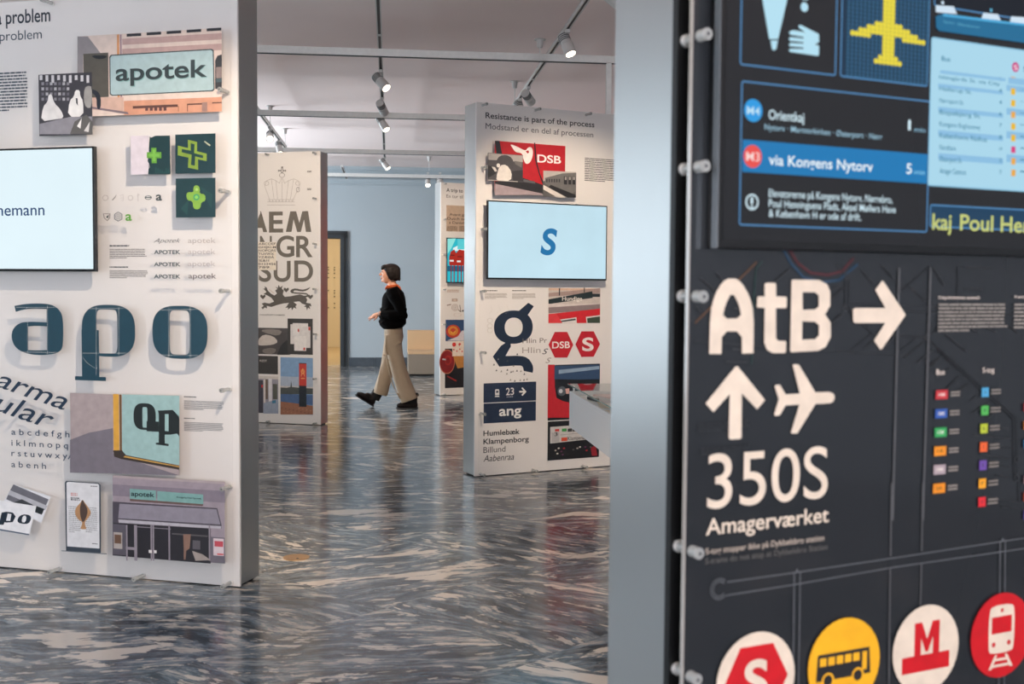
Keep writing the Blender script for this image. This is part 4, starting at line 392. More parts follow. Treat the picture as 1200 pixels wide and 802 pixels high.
  ["post_horn_drawing",None,0.0008,[["e",0.2071,1.1478,0.0468,0.0427,"a48f82",0.85],["e",0.207,1.1478,0.0255,0.0233,"a48f82",0.8],["r",0.1639,1.2254,0.2449,1.2641,"b8a598"],["r",0.1852,1.2351,0.2278,1.2545,"d8c4b6"],["l",[[0.0966,1.177],[0.1495,1.1866]],0.012,"8a766a",0],["l",[[0.2561,1.1186],[0.2926,1.0893],[0.2772,1.1769]],0.01,"6a5a50",0],["e",0.2091,1.1478,0.0064,0.0058,"3a3030",0],["p",[[0.3011,1.099],[0.331,1.1223],[0.3354,1.0911]],[],"2a2626",0],["e",0.246,1.0505,0.0554,0.0234,"c8b2a4",0.9]]],
  ["small_caption",None,0.0008,[["b",0.0956,1.3401,0.2763,1.3798,2,"c2a898",0.6]]],
  ["photo_print","photograph of a red plate of food on blue",0.0008,[["r",0.0765,0.7098,0.5061,0.9875,"2f4b74"],["p",[[0.0989,0.716],[0.2474,0.7683],[0.3111,0.8455],[0.4187,0.8443],[0.4195,0.7111]],[],"d9d2d6",0],["e",0.1835,0.8372,0.102,0.0855,"c23a22",0],["e",0.1832,0.843,0.0723,0.0622,"d88a2c",0.55],["p",[[0.1406,0.8474],[0.1832,0.8178],[0.2256,0.8562],[0.2045,0.8078],[0.162,0.8083]],[],"e8b040",0]]],
  ["photo_print","photograph of a dark red dish with a wooden board",0.0008,[["r",0.0698,0.097,0.5754,0.6118,"191214"],["e",0.1007,0.4402,0.1101,0.1594,"8c1a18",0],["e",0.1007,0.4402,0.1101,0.1594,"c87a5a",0.92],["p",[[0.1848,0.5162],[0.3342,0.5716],[0.4204,0.5503],[0.4215,0.3736],[0.2497,0.3488]],[],"c0823c",0],["p",[[0.1096,0.2611],[0.2398,0.1946],[0.2292,0.1793],[0.097,0.2459]],[],"9c2420",0],["e",0.1129,0.4594,0.0508,0.0661,"b02a20",0.6]]],
  ["photo_print","cream card with small red symbols",0.0008,[["r",0.1732,0.5118,0.5726,0.7071,"ecdccc"],["e",0.199,0.6639,0.0276,0.0272,"cf2c22",0],["p",[[0.2586,0.6707],[0.2799,0.6859],[0.3014,0.67],[0.2695,0.6393]],[],"c8342a",0],["e",0.1951,0.5978,0.0106,0.0098,"c8342a",0],["e",0.2378,0.5775,0.0107,0.0098,"c8342a",0],["e",0.2804,0.602,0.0107,0.0098,"c8342a",0],["e",0.3127,0.572,0.0107,0.0097,"c8342a",0]]],
 ],
 'R': [
  ["metro_map_print","dark metro line map with thin station names",0.0402,[["l",[[0.0137,1.3519],[0.1294,1.4474]],0.00264,"5a3a1e",0],["l",[[0.1406,1.4487],[0.1282,1.4372],[0.1252,1.3851],[0.1232,1.2852]],0.00308,"14302c",0],["l",[[0.18,1.4722],[0.198,1.4474],[0.225,1.4247],[0.2639,1.4169],[0.3001,1.4208],[0.3394,1.4474]],0.00396,"173a52",0],["l",[[0.1916,1.4725],[0.2126,1.4476],[0.2396,1.4318],[0.2756,1.4288],[0.3058,1.435],[0.3298,1.4567]],0.00396,"4e1a20",0],["l",[[0.2933,1.4478],[0.314,1.4273]],0.0022,"16181b",0],["l",[[0.313,1.4273],[0.3138,1.3752]],0.0022,"16181b",0],["l",[[0.3218,1.4274],[0.3223,1.3752]],0.00132,"16181b",0],["l",[[0.3156,1.3739],[0.3753,1.3314],[0.5012,1.3232]],0.0022,"16181b",0],["l",[[0.3221,1.383],[0.5441,1.375],[0.7208,1.3606]],0.00132,"16181b",0],["l",[[0.3224,1.3726],[0.7208,1.36]],0.0022,"16181b",0],["l",[[0.5043,1.4472],[0.4227,1.3938]],0.0022,"16181b",0],["l",[[0.5699,1.4468],[0.5707,1.3722]],0.0022,"16181b",0],["l",[[0.5012,1.3232],[0.5524,1.3557],[0.5903,1.3597]],0.0022,"16181b",0],["l",[[0.505,1.3204],[0.5745,1.2697]],0.00264,"16181b",0],["l",[[0.2973,1.3036],[0.4259,1.2932],[0.4791,1.3235]],0.00132,"16181b",0],["l",[[0.3278,1.3031],[0.3753,1.3314]],0.00132,"16181b",0],["e",0.3167,1.4274,0.0053,0.0053,"3c3e40",0.7],["e",0.3146,1.3736,0.0052,0.0052,"3c3e40",0.7],["e",0.5012,1.3232,0.0055,0.0055,"3c3e40",0.7],["l",[[0.3479,1.4369],[0.3762,1.4148]],0.00264,"202224",0],["l",[[0.3927,1.4468],[0.4217,1.4232]],0.00264,"202224",0],["l",[[0.458,1.4101],[0.4953,1.3859]],0.00264,"202224",0],["l",[[0.5459,1.3268],[0.5966,1.2969]],0.00264,"202224",0],["l",[[0.3587,1.3065],[0.3826,1.322]],0.00264,"202224",0],["l",[[0.4041,1.3084],[0.4249,1.3242]],0.00264,"202224",0],["l",[[0.4512,1.2887],[0.4941,1.3151]],0.00264,"202224",0],["l",[[0.4842,1.2826],[0.5168,1.3011]],0.00264,"202224",0],["l",[[0.5118,1.4432],[0.539,1.4134]],0.00264,"202224",0],["l",[[0.6105,1.3358],[0.6225,1.3287]],0.00264,"202224",0],["l",[[0.6496,1.3369],[0.6697,1.3296]],0.00264,"202224",0],["l",[[0.6972,1.3436],[0.7262,1.329]],0.00264,"202224",0],["l",[[0.5066,1.2739],[0.5323,1.287]],0.00264,"202224",0],["l",[[0.5885,1.4083],[0.6311,1.4072]],0.00264,"202224",0],["l",[[0.587,1.4465],[0.6492,1.4457]],0.00264,"202224",0],["l",[[0.5245,1.3009],[0.7208,1.1702],[0.7278,1.0574]],0.0022,"16181b",0],["l",[[0.5347,1.3008],[0.7285,1.1718],[0.7366,1.0608]],0.00132,"16181b",0],["l",[[0.7397,1.0526],[0.7425,1.0127]],0.0022,"16181b",0],["e",0.7329,1.0946,0.0067,0.0067,"2c2e30",0.7],["e",0.7344,1.0601,0.0068,0.0068,"2c2e30",0.7],["l",[[0.48,1.2795],[0.5144,1.2992]],0.00264,"202224",0],["l",[[0.5005,1.266],[0.5352,1.2857]],0.00264,"202224",0],["l",[[0.5262,1.2522],[0.559,1.2683]],0.00264,"202224",0],["l",[[0.5476,1.229],[0.5803,1.2526]],0.00264,"202224",0],["l",[[0.5736,1.2243],[0.6055,1.2385]],0.00264,"202224",0],["l",[[0.6109,1.2077],[0.6265,1.2167]],0.00264,"202224",0],["l",[[0.6144,1.1853],[0.6566,1.2021]],0.00264,"202224",0],["l",[[0.655,1.1751],[0.6709,1.1829]],0.00264,"202224",0],["l",[[0.6213,1.1458],[0.714,1.134]],0.00264,"202224",0],["l",[[0.6884,1.1541],[0.7105,1.1514]],0.00264,"202224",0],["l",[[0.6843,1.1211],[0.712,1.1168]],0.00264,"202224",0],["l",[[0.6387,1.1101],[0.7128,1.097]],0.00264,"202224",0],["l",[[0.6857,1.0858],[0.7146,1.0812]],0.00264,"202224",0],["l",[[0.681,1.0685],[0.7142,1.0623]],0.00264,"202224",0],["l",[[0.6553,1.0292],[0.7442,1.0133]],0.00264,"202224",0],["l",[[0.6971,1.0091],[0.7447,1.0013]],0.00264,"202224",0],["l",[[0.0217,1.4207],[0.0503,1.401]],0.00264,"202224",0],["l",[[0.0511,1.429],[0.0663,1.4162]],0.00264,"202224",0],["l",[[0.1684,1.4183],[0.1939,1.437]],0.00264,"202224",0],["l",[[0.0132,1.3772],[0.0227,1.369]],0.00264,"202224",0],["l",[[0.0864,1.3743],[0.0989,1.3734]],0.00264,"202224",0],["l",[[0.085,1.3097],[0.1003,1.3083]],0.00264,"202224",0],["l",[[0.073,1.2904],[0.1133,1.2881]],0.00264,"202224",0],["l",[[0.2838,1.4042],[0.3004,1.4102]],0.00264,"202224",0],["l",[[0.2869,1.35],[0.3078,1.3653]],0.00264,"202224",0],["l",[[0.2842,1.3901],[0.3097,1.4079]],0.00264,"202224",0],["l",[[0.0129,1.3231],[0.3344,1.2995]],0.00132,"16181b",0],["b",0.0207,1.1802,0.1213,1.1952,5,"1c2024",0.8],["b",0.0268,1.1435,0.1221,1.1558,3,"1c2024",0.8]]],
  ["panel_lines",None,0.0402,[["p",[[0.4292,1.4431],[0.4339,1.4431],[0.4325,1.0067],[0.4277,1.0071]],[],"4e4f50",0],["p",[[0.5018,1.4441],[0.5066,1.4442],[0.5035,1.0007],[0.4987,1.0011]],[],"4e4f50",0],["p",[[0.424,1.0727],[0.4274,1.0725],[0.4295,0.9446],[0.426,0.9444]],[],"4e4f50",0],["p",[[0.4972,1.0676],[0.5008,1.0673],[0.5021,0.9464],[0.4985,0.9462]],[],"4e4f50",0],["p",[[0.426,0.9234],[0.4288,0.9237],[0.4326,0.7184],[0.4291,0.7189]],[],"4e4f50",0],["p",[[0.4993,0.9232],[0.5022,0.9235],[0.5019,0.8494],[0.499,0.8497]],[],"4e4f50",0]]],
  ["route_outline_print",None,0.0402,[["l",[[0.0818,0.9372],[0.2113,0.9379],[0.4337,0.9405],[0.7669,0.9459]],0.0022,"5a5d60",0],["l",[[0.0794,0.9158],[0.2118,0.9179],[0.4342,0.9242],[0.7678,0.9261]],0.0022,"5a5d60",0],["l",[[0.2169,0.9373],[0.2186,0.7477]],0.0022,"5a5d60",0],["l",[[0.2294,0.938],[0.2305,0.7459]],0.0022,"5a5d60",0],["l",[[0.6948,0.9459],[0.7019,0.6742]],0.0022,"5a5d60",0],["l",[[0.7079,0.9474],[0.7161,0.6721]],0.0022,"5a5d60",0],["e",0.7009,0.9481,0.0028,0.0028,"5a5d60",0],["e",0.2224,0.9412,0.0025,0.0025,"5a5d60",0],["arc",0.0663,0.9278,0.01188,0.00264,45,-45,"5a5d60"],["arc",0.0663,0.9278,0.01628,0.00264,50,-50,"5a5d60"]]],
  ["direction_lettering","large cream letters AtB",0.0415,[["p",[[0.0392,1.3032],[0.0398,1.3673],[0.0481,1.3961],[0.0627,1.4162],[0.0735,1.4208],[0.0735,1.4208],[0.0886,1.4209],[0.0886,1.4209],[0.0998,1.4143],[0.1155,1.3941],[0.1245,1.367],[0.1249,1.3023],[0.1249,1.3023],[0.1025,1.302],[0.1025,1.302],[0.1012,1.3373],[0.0629,1.3377],[0.0628,1.3024],[0.0628,1.3024],[0.0392,1.3028]],[[[0.063,1.3578],[0.0688,1.3806],[0.081,1.4003],[0.095,1.3806],[0.1007,1.3581]]],"dfcfba",1],["p",[[0.1447,1.4124],[0.1475,1.4147],[0.1654,1.4149],[0.1678,1.4126],[0.1682,1.3932],[0.1881,1.3926],[0.1902,1.3907],[0.19,1.3756],[0.1877,1.3744],[0.1684,1.3744],[0.1696,1.3256],[0.1746,1.3214],[0.1884,1.3212],[0.1905,1.3193],[0.1901,1.3032],[0.1872,1.3014],[0.163,1.3018],[0.1514,1.3075],[0.146,1.319],[0.1458,1.3747],[0.1317,1.3752],[0.13,1.377],[0.1308,1.3915],[0.133,1.3928],[0.1454,1.3929]],[],"dfcfba",0],["p",[[0.1988,1.4184],[0.2011,1.4203],[0.2566,1.4204],[0.2733,1.4135],[0.28,1.4018],[0.2807,1.3783],[0.2702,1.3638],[0.2826,1.3501],[0.2833,1.3265],[0.2731,1.3101],[0.2568,1.3038],[0.2011,1.3025],[0.1988,1.3044]],[[[0.2221,1.4003],[0.2482,1.4002],[0.2558,1.3947],[0.2563,1.3771],[0.249,1.3718],[0.2229,1.3714]],[[0.2228,1.3528],[0.2495,1.3517],[0.258,1.3455],[0.2579,1.3291],[0.2502,1.3231],[0.2229,1.3226]]],"dfcfba",0]]],
  ["arrow_pictogram","large cream arrow pointing right",0.0415,[["p",[[0.3297,1.3713],[0.3341,1.3742],[0.4015,1.3741],[0.3781,1.4048],[0.3923,1.4203],[0.3958,1.4198],[0.4474,1.3638],[0.4475,1.3611],[0.3959,1.3043],[0.3924,1.3033],[0.3779,1.319],[0.4022,1.349],[0.3355,1.349],[0.331,1.3516]],[],"dfcfba",0]]],
  ["arrow_pictogram","large cream arrow pointing up",0.0415,[["p",[[0.0339,1.2254],[0.0901,1.282],[0.0946,1.2819],[0.149,1.2273],[0.149,1.2255],[0.1342,1.2119],[0.1036,1.2386],[0.1043,1.1675],[0.101,1.1659],[0.0826,1.166],[0.0793,1.1684],[0.08,1.2385],[0.0491,1.2109]],[],"dfcfba",0]]],
  ["aeroplane_pictogram","cream aeroplane pictogram lying on its side",0.0415,[["p",[[0.2046,1.2815],[0.2069,1.2829],[0.2172,1.2822],[0.2532,1.2352],[0.2828,1.2349],[0.292,1.232],[0.2946,1.2255],[0.2918,1.2185],[0.2848,1.2161],[0.2537,1.2159],[0.2171,1.1691],[0.2053,1.1693],[0.2038,1.1712],[0.2203,1.2163],[0.1916,1.216],[0.1806,1.2007],[0.1711,1.1997],[0.1688,1.2021],[0.1774,1.2263],[0.1688,1.2478],[0.1714,1.2503],[0.1798,1.2498],[0.1912,1.2341],[0.2205,1.2345]],[],"dfcfba",0]]],
  ["route_number_text",None,0.0415,[["t","350S",0.0398,1.0588,0.2439,-0.0024,0.0853,"dfcfba",0.15,0]]],
  ["destination_text",None,0.0415,[["t","Amagerv\u00e6rket",0.0385,1.0167,0.249,0.0011,0.0256,"dfcfba",0.55,0]]],
  ["notice_text",None,0.0415,[["t","S-tog stopper ikke p\u00e5 Dybb\u00f8lsbro station",0.0386,0.9861,0.2397,0.0027,0.0096,"b3a596",0.6,0]]],
  ["notice_text",None,0.0415,[["t","S-trains do not stop at Dybb\u00f8lsbro Station",0.0383,0.9703,0.2474,0.0029,0.0095,"5a5854",0.3,0]]],
  ["legend_heading",None,0.0415,[["t","Bus",0.5237,1.2569,0.0199,0.0009,0.0097,"d8cabc",0.7,0]]],
  ["legend_heading",None,0.0415,[["t","S-tog",0.6368,1.2576,0.0296,0.0,0.0092,"d8cabc",0.7,0]]],
  ["route_badge",None,0.0415,[["r",0.5236,1.2134,0.5524,1.2295,"b83036"],["t","150",0.5306,1.2187,0.0154,-0.0001,0.0057,"f0e6da",0.6,0],["b",0.5591,1.2153,0.5834,1.226,2,"8d857c",0.55]]],
  ["route_badge",None,0.0415,[["r",0.5235,1.1798,0.5523,1.1961,"2f56a0"],["t","150S",0.5305,1.1853,0.0154,-0.0003,0.0056,"f0e6da",0.6,0],["b",0.559,1.1814,0.5834,1.1924,2,"8d857c",0.55]]],
  ["route_badge",None,0.0415,[["r",0.5234,1.1464,0.5521,1.163,"2f9a50"],["t","15E",0.5304,1.1521,0.0154,-0.0004,0.0057,"f0e6da",0.6,0],["b",0.5589,1.1479,0.5832,1.159,2,"8d857c",0.55]]],
  ["route_badge",None,0.0415,[["r",0.5232,1.1131,0.552,1.1298,"e08a20"],["t","1A",0.5302,1.1189,0.0154,-0.0005,0.0057,"5a3a10",0.6,0],["b",0.5588,1.1143,0.5831,1.1256,2,"8d857c",0.55]]],
  ["route_badge",None,0.0415,[["r",0.523,1.08,0.5519,1.097,"a8989a"],["t","184",0.5301,1.086,0.0154,-0.0006,0.0057,"f0e6da",0.6,0],["b",0.5586,1.081,0.583,1.0925,2,"8d857c",0.55]]],
  ["route_badge",None,0.0415,[["r",0.5229,1.0465,0.5517,1.0638,"e08a20"],["t","2A",0.5299,1.0527,0.0154,-0.0008,0.0057,"5a3a10",0.6,0],["b",0.5585,1.0473,0.5829,1.059,2,"8d857c",0.55]]],
  ["route_badge",None,0.0415,[["r",0.6357,1.2136,0.6535,1.2304,"4a9cc4"],["t","A",0.642,1.219,0.006,-0.0002,0.0062,"2a3038",0.3,0],["b",0.6595,1.2151,0.6855,1.2269,2,"7d766e",0.55]]],
  ["route_badge",None,0.0415,[["r",0.6359,1.1807,0.6538,1.1976,"4fae50"],["t","B",0.6423,1.1862,0.0059,-0.0003,0.0062,"2a3038",0.3,0],["b",0.6597,1.182,0.6857,1.194,2,"7d766e",0.55]]],
  ["route_badge",None,0.0415,[["r",0.6351,1.1478,0.6529,1.1649,"b4c234"],["t","Bx",0.6414,1.1534,0.0059,-0.0003,0.0062,"2a3038",0.3,0],["b",0.6589,1.1489,0.6849,1.1611,2,"7d766e",0.55]]],
  ["route_badge",None,0.0415,[["r",0.6353,1.114,0.6532,1.1313,"e0602c"],["t","C",0.6417,1.1197,0.0059,-0.0003,0.0063,"2a3038",0.3,0],["b",0.6591,1.1149,0.6852,1.1273,2,"7d766e",0.55]]],
  ["route_badge",None,0.0415,[["r",0.635,1.0807,0.6529,1.0981,"6a4a9c"],["t","E",0.6414,1.0864,0.0059,-0.0003,0.0063,"2a3038",0.3,0],["b",0.6588,1.0813,0.6849,1.0939,2,"7d766e",0.55]]],
  ["route_badge",None,0.0415,[["r",0.6347,1.0476,0.6526,1.0652,"eaa020"],["t","F",0.641,1.0535,0.006,-0.0004,0.0062,"2a3038",0.3,0],["b",0.6585,1.048,0.6846,1.0608,2,"7d766e",0.55]]],
  ["route_badge",None,0.0415,[["r",0.6349,1.0137,0.6528,1.0314,"d42830"],["t","H",0.6413,1.0197,0.0059,-0.0005,0.0062,"2a3038",0.3,0],["b",0.6588,1.0139,0.6849,1.0269,2,"7d766e",0.55]]],
  ["route_badge",None,0.0415,[["r",0.7449,1.1828,0.7692,1.198,"b83036"]]],
  ["route_badge",None,0.0415,[["r",0.7463,1.149,0.7707,1.1644,"e0802c"]]],
  ["route_badge",None,0.0415,[["r",0.7477,1.1151,0.7721,1.1308,"3a80b0"]]],
  ["route_badge",None,0.0415,[["r",0.7506,1.0471,0.7751,1.0632,"8a6a68"]]],
  ["route_badge",None,0.0415,[["r",0.752,1.015,0.7765,1.0313,"d8502c"]]],
  ["route_badge",None,0.0415,[["r",0.7534,0.9809,0.778,0.9973,"5a4a9c"]]],
  ["caption_heading",None,0.0415,[["t","Designelementernes systematik",0.5235,1.3901,0.1009,0.0008,0.0052,"e0d2c4",0.5,0]]],
  ["body_text",None,0.0415,[["b",0.5238,1.3294,0.6954,1.3816,8,"8e877e",0.5]]],
  ["caption_heading",None,0.0415,[["t","Fremtiden",0.7118,1.392,0.0429,0.0001,0.0046,"e0d2c4",0.5,0]]],
  ["body_text",None,0.0415,[["b",0.7122,1.3335,0.8672,1.3817,7,"8e877e",0.5]]],
 ],
 'LS': [
  ["screen_text",None,0.091,[["t","nemann",-1.2246,1.7316,0.2631,-0.0069,0.0535,"0f3a6c",0.25,0]]],
 ],
 'CS': [
  ["screen_text",None,0.086,[["t","S",0.4962,1.6629,0.1432,-0.0047,0.1905,"1c72a8",1.3,0.15]]],
 ],
 'FS': [
  ["screen_picture","bright cyan scene with a row of red letterboxes",0.076,[["r",0.0654,1.48,0.5302,2.0349,"28b4c4"],["p",[[0.0654,2.0349],[0.1852,2.0439],[0.1227,1.9177],[0.0664,1.8399]],[],"8fe0d8",0],["p",[[0.1437,1.9182],[0.2279,1.9586],[0.313,1.9222],[0.3132,1.8836],[0.1439,1.8799]],[],"dfeeee",0],["r",0.2063,1.9043,0.3771,2.0388,"5ac8d0"],["r",0.0671,1.6162,0.5293,1.6867,"1a5a78"],["p",[[0.0896,1.802],[0.1103,1.8695],[0.1606,1.8994],[0.1862,1.852],[0.2282,1.901],[0.2749,1.8924],[0.3772,1.885],[0.3784,1.6916],[0.0902,1.6947]],[],"a8281e",0],["r",0.1021,1.8189,0.1653,1.831,"5e1614"],["r",0.2076,1.8017,0.2712,1.814,"5e1614"],["r",0.0982,1.7418,0.153,1.7639,"e8e4e0"],["r",0.1994,1.7359,0.2546,1.758,"e8e4e0"],["r",0.1112,1.4763,0.1249,1.6951,"8c1a18"],["r",0.1533,1.4767,0.1671,1.6957,"8c1a18"],["r",0.2082,1.4772,0.2221,1.6966,"8c1a18"],["r",0.2548,1.4776,0.2688,1.6974,"8c1a18"],["r",0.293,1.478,0.3071,1.698,"8c1a18"]]],
 ],
 'RS': [
  ["screen_boxes",None,0.0665,[["bx",0.0694,1.748,0.2601,1.8875,"4d84b4",0.00264,0.00528,None],["bx",0.2682,1.7477,0.4605,1.9131,"4d84b4",0.00264,0.00528,"123048"],["bx",0.0729,1.5028,0.4675,1.7251,"4d84b4",0.00264,0.00528,None],["bx",0.4692,1.8835,0.91,1.9446,"4d84b4",0.00264,0.00528,"0a1420"],["bx",0.4653,1.5821,0.9252,1.8322,"8fc4e0",0.00264,0.00528,"a9d6ea"],["bx",0.4721,1.5121,0.9287,1.5514,"4d84b4",0.00264,0.00528,"123c5a"]]],
  ["screen_band",None,0.0665,[["r",0.0775,1.5856,0.4638,1.6351,"1277b4"]]],
  ["line_badge",None,0.0665,[["e",0.0966,1.6808,0.0177,0.0177,"2a9ae0",0],["t","M4",0.0844,1.6741,0.0248,0.0008,0.0125,"bfe2f4",0.1,0]]],
  ["line_badge",None,0.0665,[["e",0.0969,1.6102,0.0178,0.0178,"e8504c",0],["t","M3",0.0847,1.6032,0.0255,0.0004,0.0135,"f8d8d4",0.1,0]]],
  ["departure_text",None,0.0665,[["t","Orientkaj",0.1265,1.6699,0.0702,0.0003,0.0147,"d4ecf6",0.5,0]]],
  ["departure_text",None,0.0665,[["t","Nytorv \u00b7 Marmorkirken \u00b7 \u00d8sterport \u00b7 N\u00f8rr",0.1189,1.653,0.2427,0.0005,0.009,"9cc4d8",0.3,0]]],
  ["departure_text",None,0.0665,[["t","1",0.4176,1.6729,0.0061,-0.0007,0.0169,"d4ecf6",0.5,0],["t","min",0.4322,1.6711,0.0247,0.0005,0.0079,"8ab8d0",0.2,0]]],
  ["departure_text",None,0.0665,[["t","via Kongens Nytorv",0.1282,1.5993,0.2143,0.0012,0.0163,"eef8fc",0.6,0]]],
  ["departure_text",None,0.0665,[["t","5",0.4162,1.6003,0.0122,0.0001,0.017,"eef8fc",0.5,0],["t","min",0.4346,1.6002,0.0232,0.0,0.0079,"8ad0f0",0.2,0]]],
  ["notice_icon",None,0.0665,[["e",0.0972,1.5398,0.0127,0.0127,"d4ecf6",0.78],["r",0.0944,1.5367,0.0992,1.547,"d4ecf6"],["e",0.097,1.5329,0.0021,0.0021,"d4ecf6",0]]],
  ["notice_text",None,0.0665,[["t","Elevatorerne p\u00e5 Kongens Nytorv, N\u00f8rrebro,",0.1293,1.5495,0.2574,-0.0015,0.0117,"d4ecf6",0.3,0]]],
  ["notice_text",None,0.0665,[["t","Poul Henningsens Plads, Aksel M\u00f8llers Have",0.1297,1.5336,0.265,0.0012,0.0117,"d4ecf6",0.3,0]]],
  ["notice_text",None,0.0665,[["t","& K\u00f8benhavn H er ude af drift.",0.13,1.5182,0.1893,-0.0006,0.0117,"d4ecf6",0.3,0]]],
  ["pen_icon",None,0.0665,[["p",[[0.106,1.882],[0.1606,1.8889],[0.158,1.857],[0.1418,1.7946],[0.1245,1.7928],[0.11,1.8513]],[],"b4dff0",0],["p",[[0.1272,1.791],[0.1412,1.7924],[0.1388,1.7798],[0.1342,1.776],[0.1302,1.7782]],[],"b4dff0",0],["e",0.1925,1.8499,0.0074,0.0074,"b4dff0",0],["p",[[0.1824,1.8704],[0.2036,1.873],[0.1987,1.8613],[0.1884,1.8611]],[],"b4dff0",0]]],
  ["hand_icon",None,0.0665,[["p",[[0.1816,1.82],[0.185,1.8214],[0.2225,1.811],[0.2235,1.7982],[0.2153,1.7942],[0.2237,1.7923],[0.2234,1.7775],[0.2206,1.7764],[0.1657,1.7772],[0.1633,1.7794],[0.1656,1.7822],[0.1921,1.7844],[0.1921,1.7865],[0.1649,1.7859],[0.1631,1.7884],[0.1654,1.7912],[0.1919,1.7929],[0.1919,1.795],[0.1646,1.7943],[0.1629,1.7973],[0.1652,1.8002],[0.1917,1.8008],[0.1916,1.803],[0.1651,1.8039],[0.163,1.8069],[0.1656,1.8098],[0.1717,1.8115],[0.1949,1.8108],[0.1824,1.8164]],[],"b4dff0",0]]],
  ["dot_matrix",None,0.0665,[["dm",0.3694,1.78,0.0086,0.0067,0.2767,0.4581,1.7505,"e4d440","2a5878"]]],
  ["timetable_text",None,0.0665,[["r",0.4834,1.7493,0.6383,1.7556,"8abde0"],["r",0.6466,1.7572,0.7615,1.7676,"8abde0"],["r",0.4848,1.7089,0.64,1.7167,"8abde0"],["r",0.6483,1.7158,0.7634,1.7272,"8abde0"],["r",0.4861,1.6685,0.6416,1.6776,"8abde0"],["r",0.6499,1.6742,0.7652,1.6867,"8abde0"],["r",0.4875,1.6279,0.6433,1.6385,"8abde0"],["r",0.6516,1.6325,0.7671,1.6461,"8abde0"],["t","Islevg\u00e5rds St. via City",0.4854,1.7641,0.1446,0.0061,0.0061,"2a7898",0.2,0],["t","2",0.6274,1.7728,0.0069,0.0002,0.0062,"2a7898",0.2,0],["r",0.6571,1.7713,0.6676,1.7824,"e8a84a"],["b",0.6799,1.7822,0.7603,1.7823,1,"2a7898",0.8],["t","Hellerup St.",0.4861,1.7442,0.076,0.0022,0.0065,"2a7898",0.2,0],["t","4",0.6282,1.7527,0.007,0.0002,0.0063,"2a7898",0.2,0],["r",0.6579,1.7511,0.6685,1.7622,"eab820"],["b",0.6808,1.7615,0.7613,1.762,1,"2a7898",0.8],["t","N\u00f8rreport St.",0.4868,1.7243,0.0568,0.0013,0.007,"2a7898",0.2,0],["t","4",0.629,1.7326,0.007,0.0002,0.0063,"2a7898",0.2,0],["r",0.6587,1.7308,0.6694,1.742,"eab820"],["b",0.6816,1.7408,0.7622,1.7417,1,"2a7898",0.8],["t","Bispebjerg St.",0.4875,1.7044,0.098,0.0033,0.0074,"2a7898",0.2,0],["t","6",0.6298,1.7124,0.007,0.0002,0.0063,"2a7898",0.2,0],["r",0.6596,1.7104,0.6702,1.7217,"e8a84a"],["b",0.6825,1.7201,0.7632,1.7213,1,"2a7898",0.8],["t","Kongens Enghavevej",0.4882,1.6845,0.0957,0.0031,0.0077,"2a7898",0.2,0],["t","7",0.6306,1.6922,0.007,0.0002,0.0064,"2a7898",0.2,0],["r",0.6604,1.6901,0.6711,1.7014,"eab820"],["b",0.6834,1.6993,0.7641,1.7009,1,"2a7898",0.8],["t","K\u00f8benhavns R\u00e5dhus",0.489,1.6645,0.1128,0.0037,0.0082,"2a7898",0.2,0],["t","8",0.6315,1.672,0.007,0.0002,0.0064,"2a7898",0.2,0],["r",0.6613,1.6697,0.6719,1.6811,"eab820"],["b",0.6842,1.6785,0.765,1.6805,1,"2a7898",0.8],["t","Nordhavn",0.4897,1.6445,0.0378,0.0013,0.0086,"2a7898",0.2,0],["t","14",0.6323,1.6518,0.007,0.0001,0.0064,"2a7898",0.2,0],["r",0.6621,1.6493,0.6728,1.6607,"d83a7a"],["b",0.6851,1.6577,0.766,1.66,1,"2a7898",0.8],["t","\u00d8sterport St.",0.4904,1.6245,0.0522,0.0019,0.009,"2a7898",0.2,0],["t","22",0.6331,1.6316,0.007,0.0,0.0063,"2a7898",0.2,0],["r",0.663,1.6288,0.6736,1.6403,"e8a84a"],["b",0.686,1.6369,0.7669,1.6395,1,"2a7898",0.8],["t","Amager Centrum",0.4911,1.6044,0.0618,0.0023,0.0095,"2a7898",0.2,0],["t","27",0.6339,1.6113,0.0071,0.0,0.0063,"2a7898",0.2,0],["r",0.6638,1.6084,0.6745,1.6199,"e8a84a"],["b",0.6868,1.616,0.7679,1.619,1,"2a7898",0.8]]],
  ["timetable_text",None,0.0665,[["r",0.4861,1.7728,0.6428,1.7782,"8abde0"],["r",0.65,1.7697,0.7484,1.7807,"8abde0"],["t","Bus",0.4888,1.7942,0.0199,0.0005,0.0081,"2a7898",0.4,0],["t","S",0.6863,1.7936,0.0112,0.0005,0.0097,"2a7898",0.4,0],["e",0.6665,1.7998,0.0087,0.0087,"c8287a",0],["t","S",0.6626,1.7951,0.009,0.0003,0.0084,"f4e4ee",0.5,0]]],
  ["ticker_text",None,0.0665,[["t","kaj",0.4771,1.5091,0.0444,0.0006,0.0267,"c8cf7a",0.7,0]]],
  ["ticker_text",None,0.0665,[["t","Poul Henningsens",0.5421,1.5096,0.3396,0.0018,0.0272,"c8cf7a",0.7,0]]],
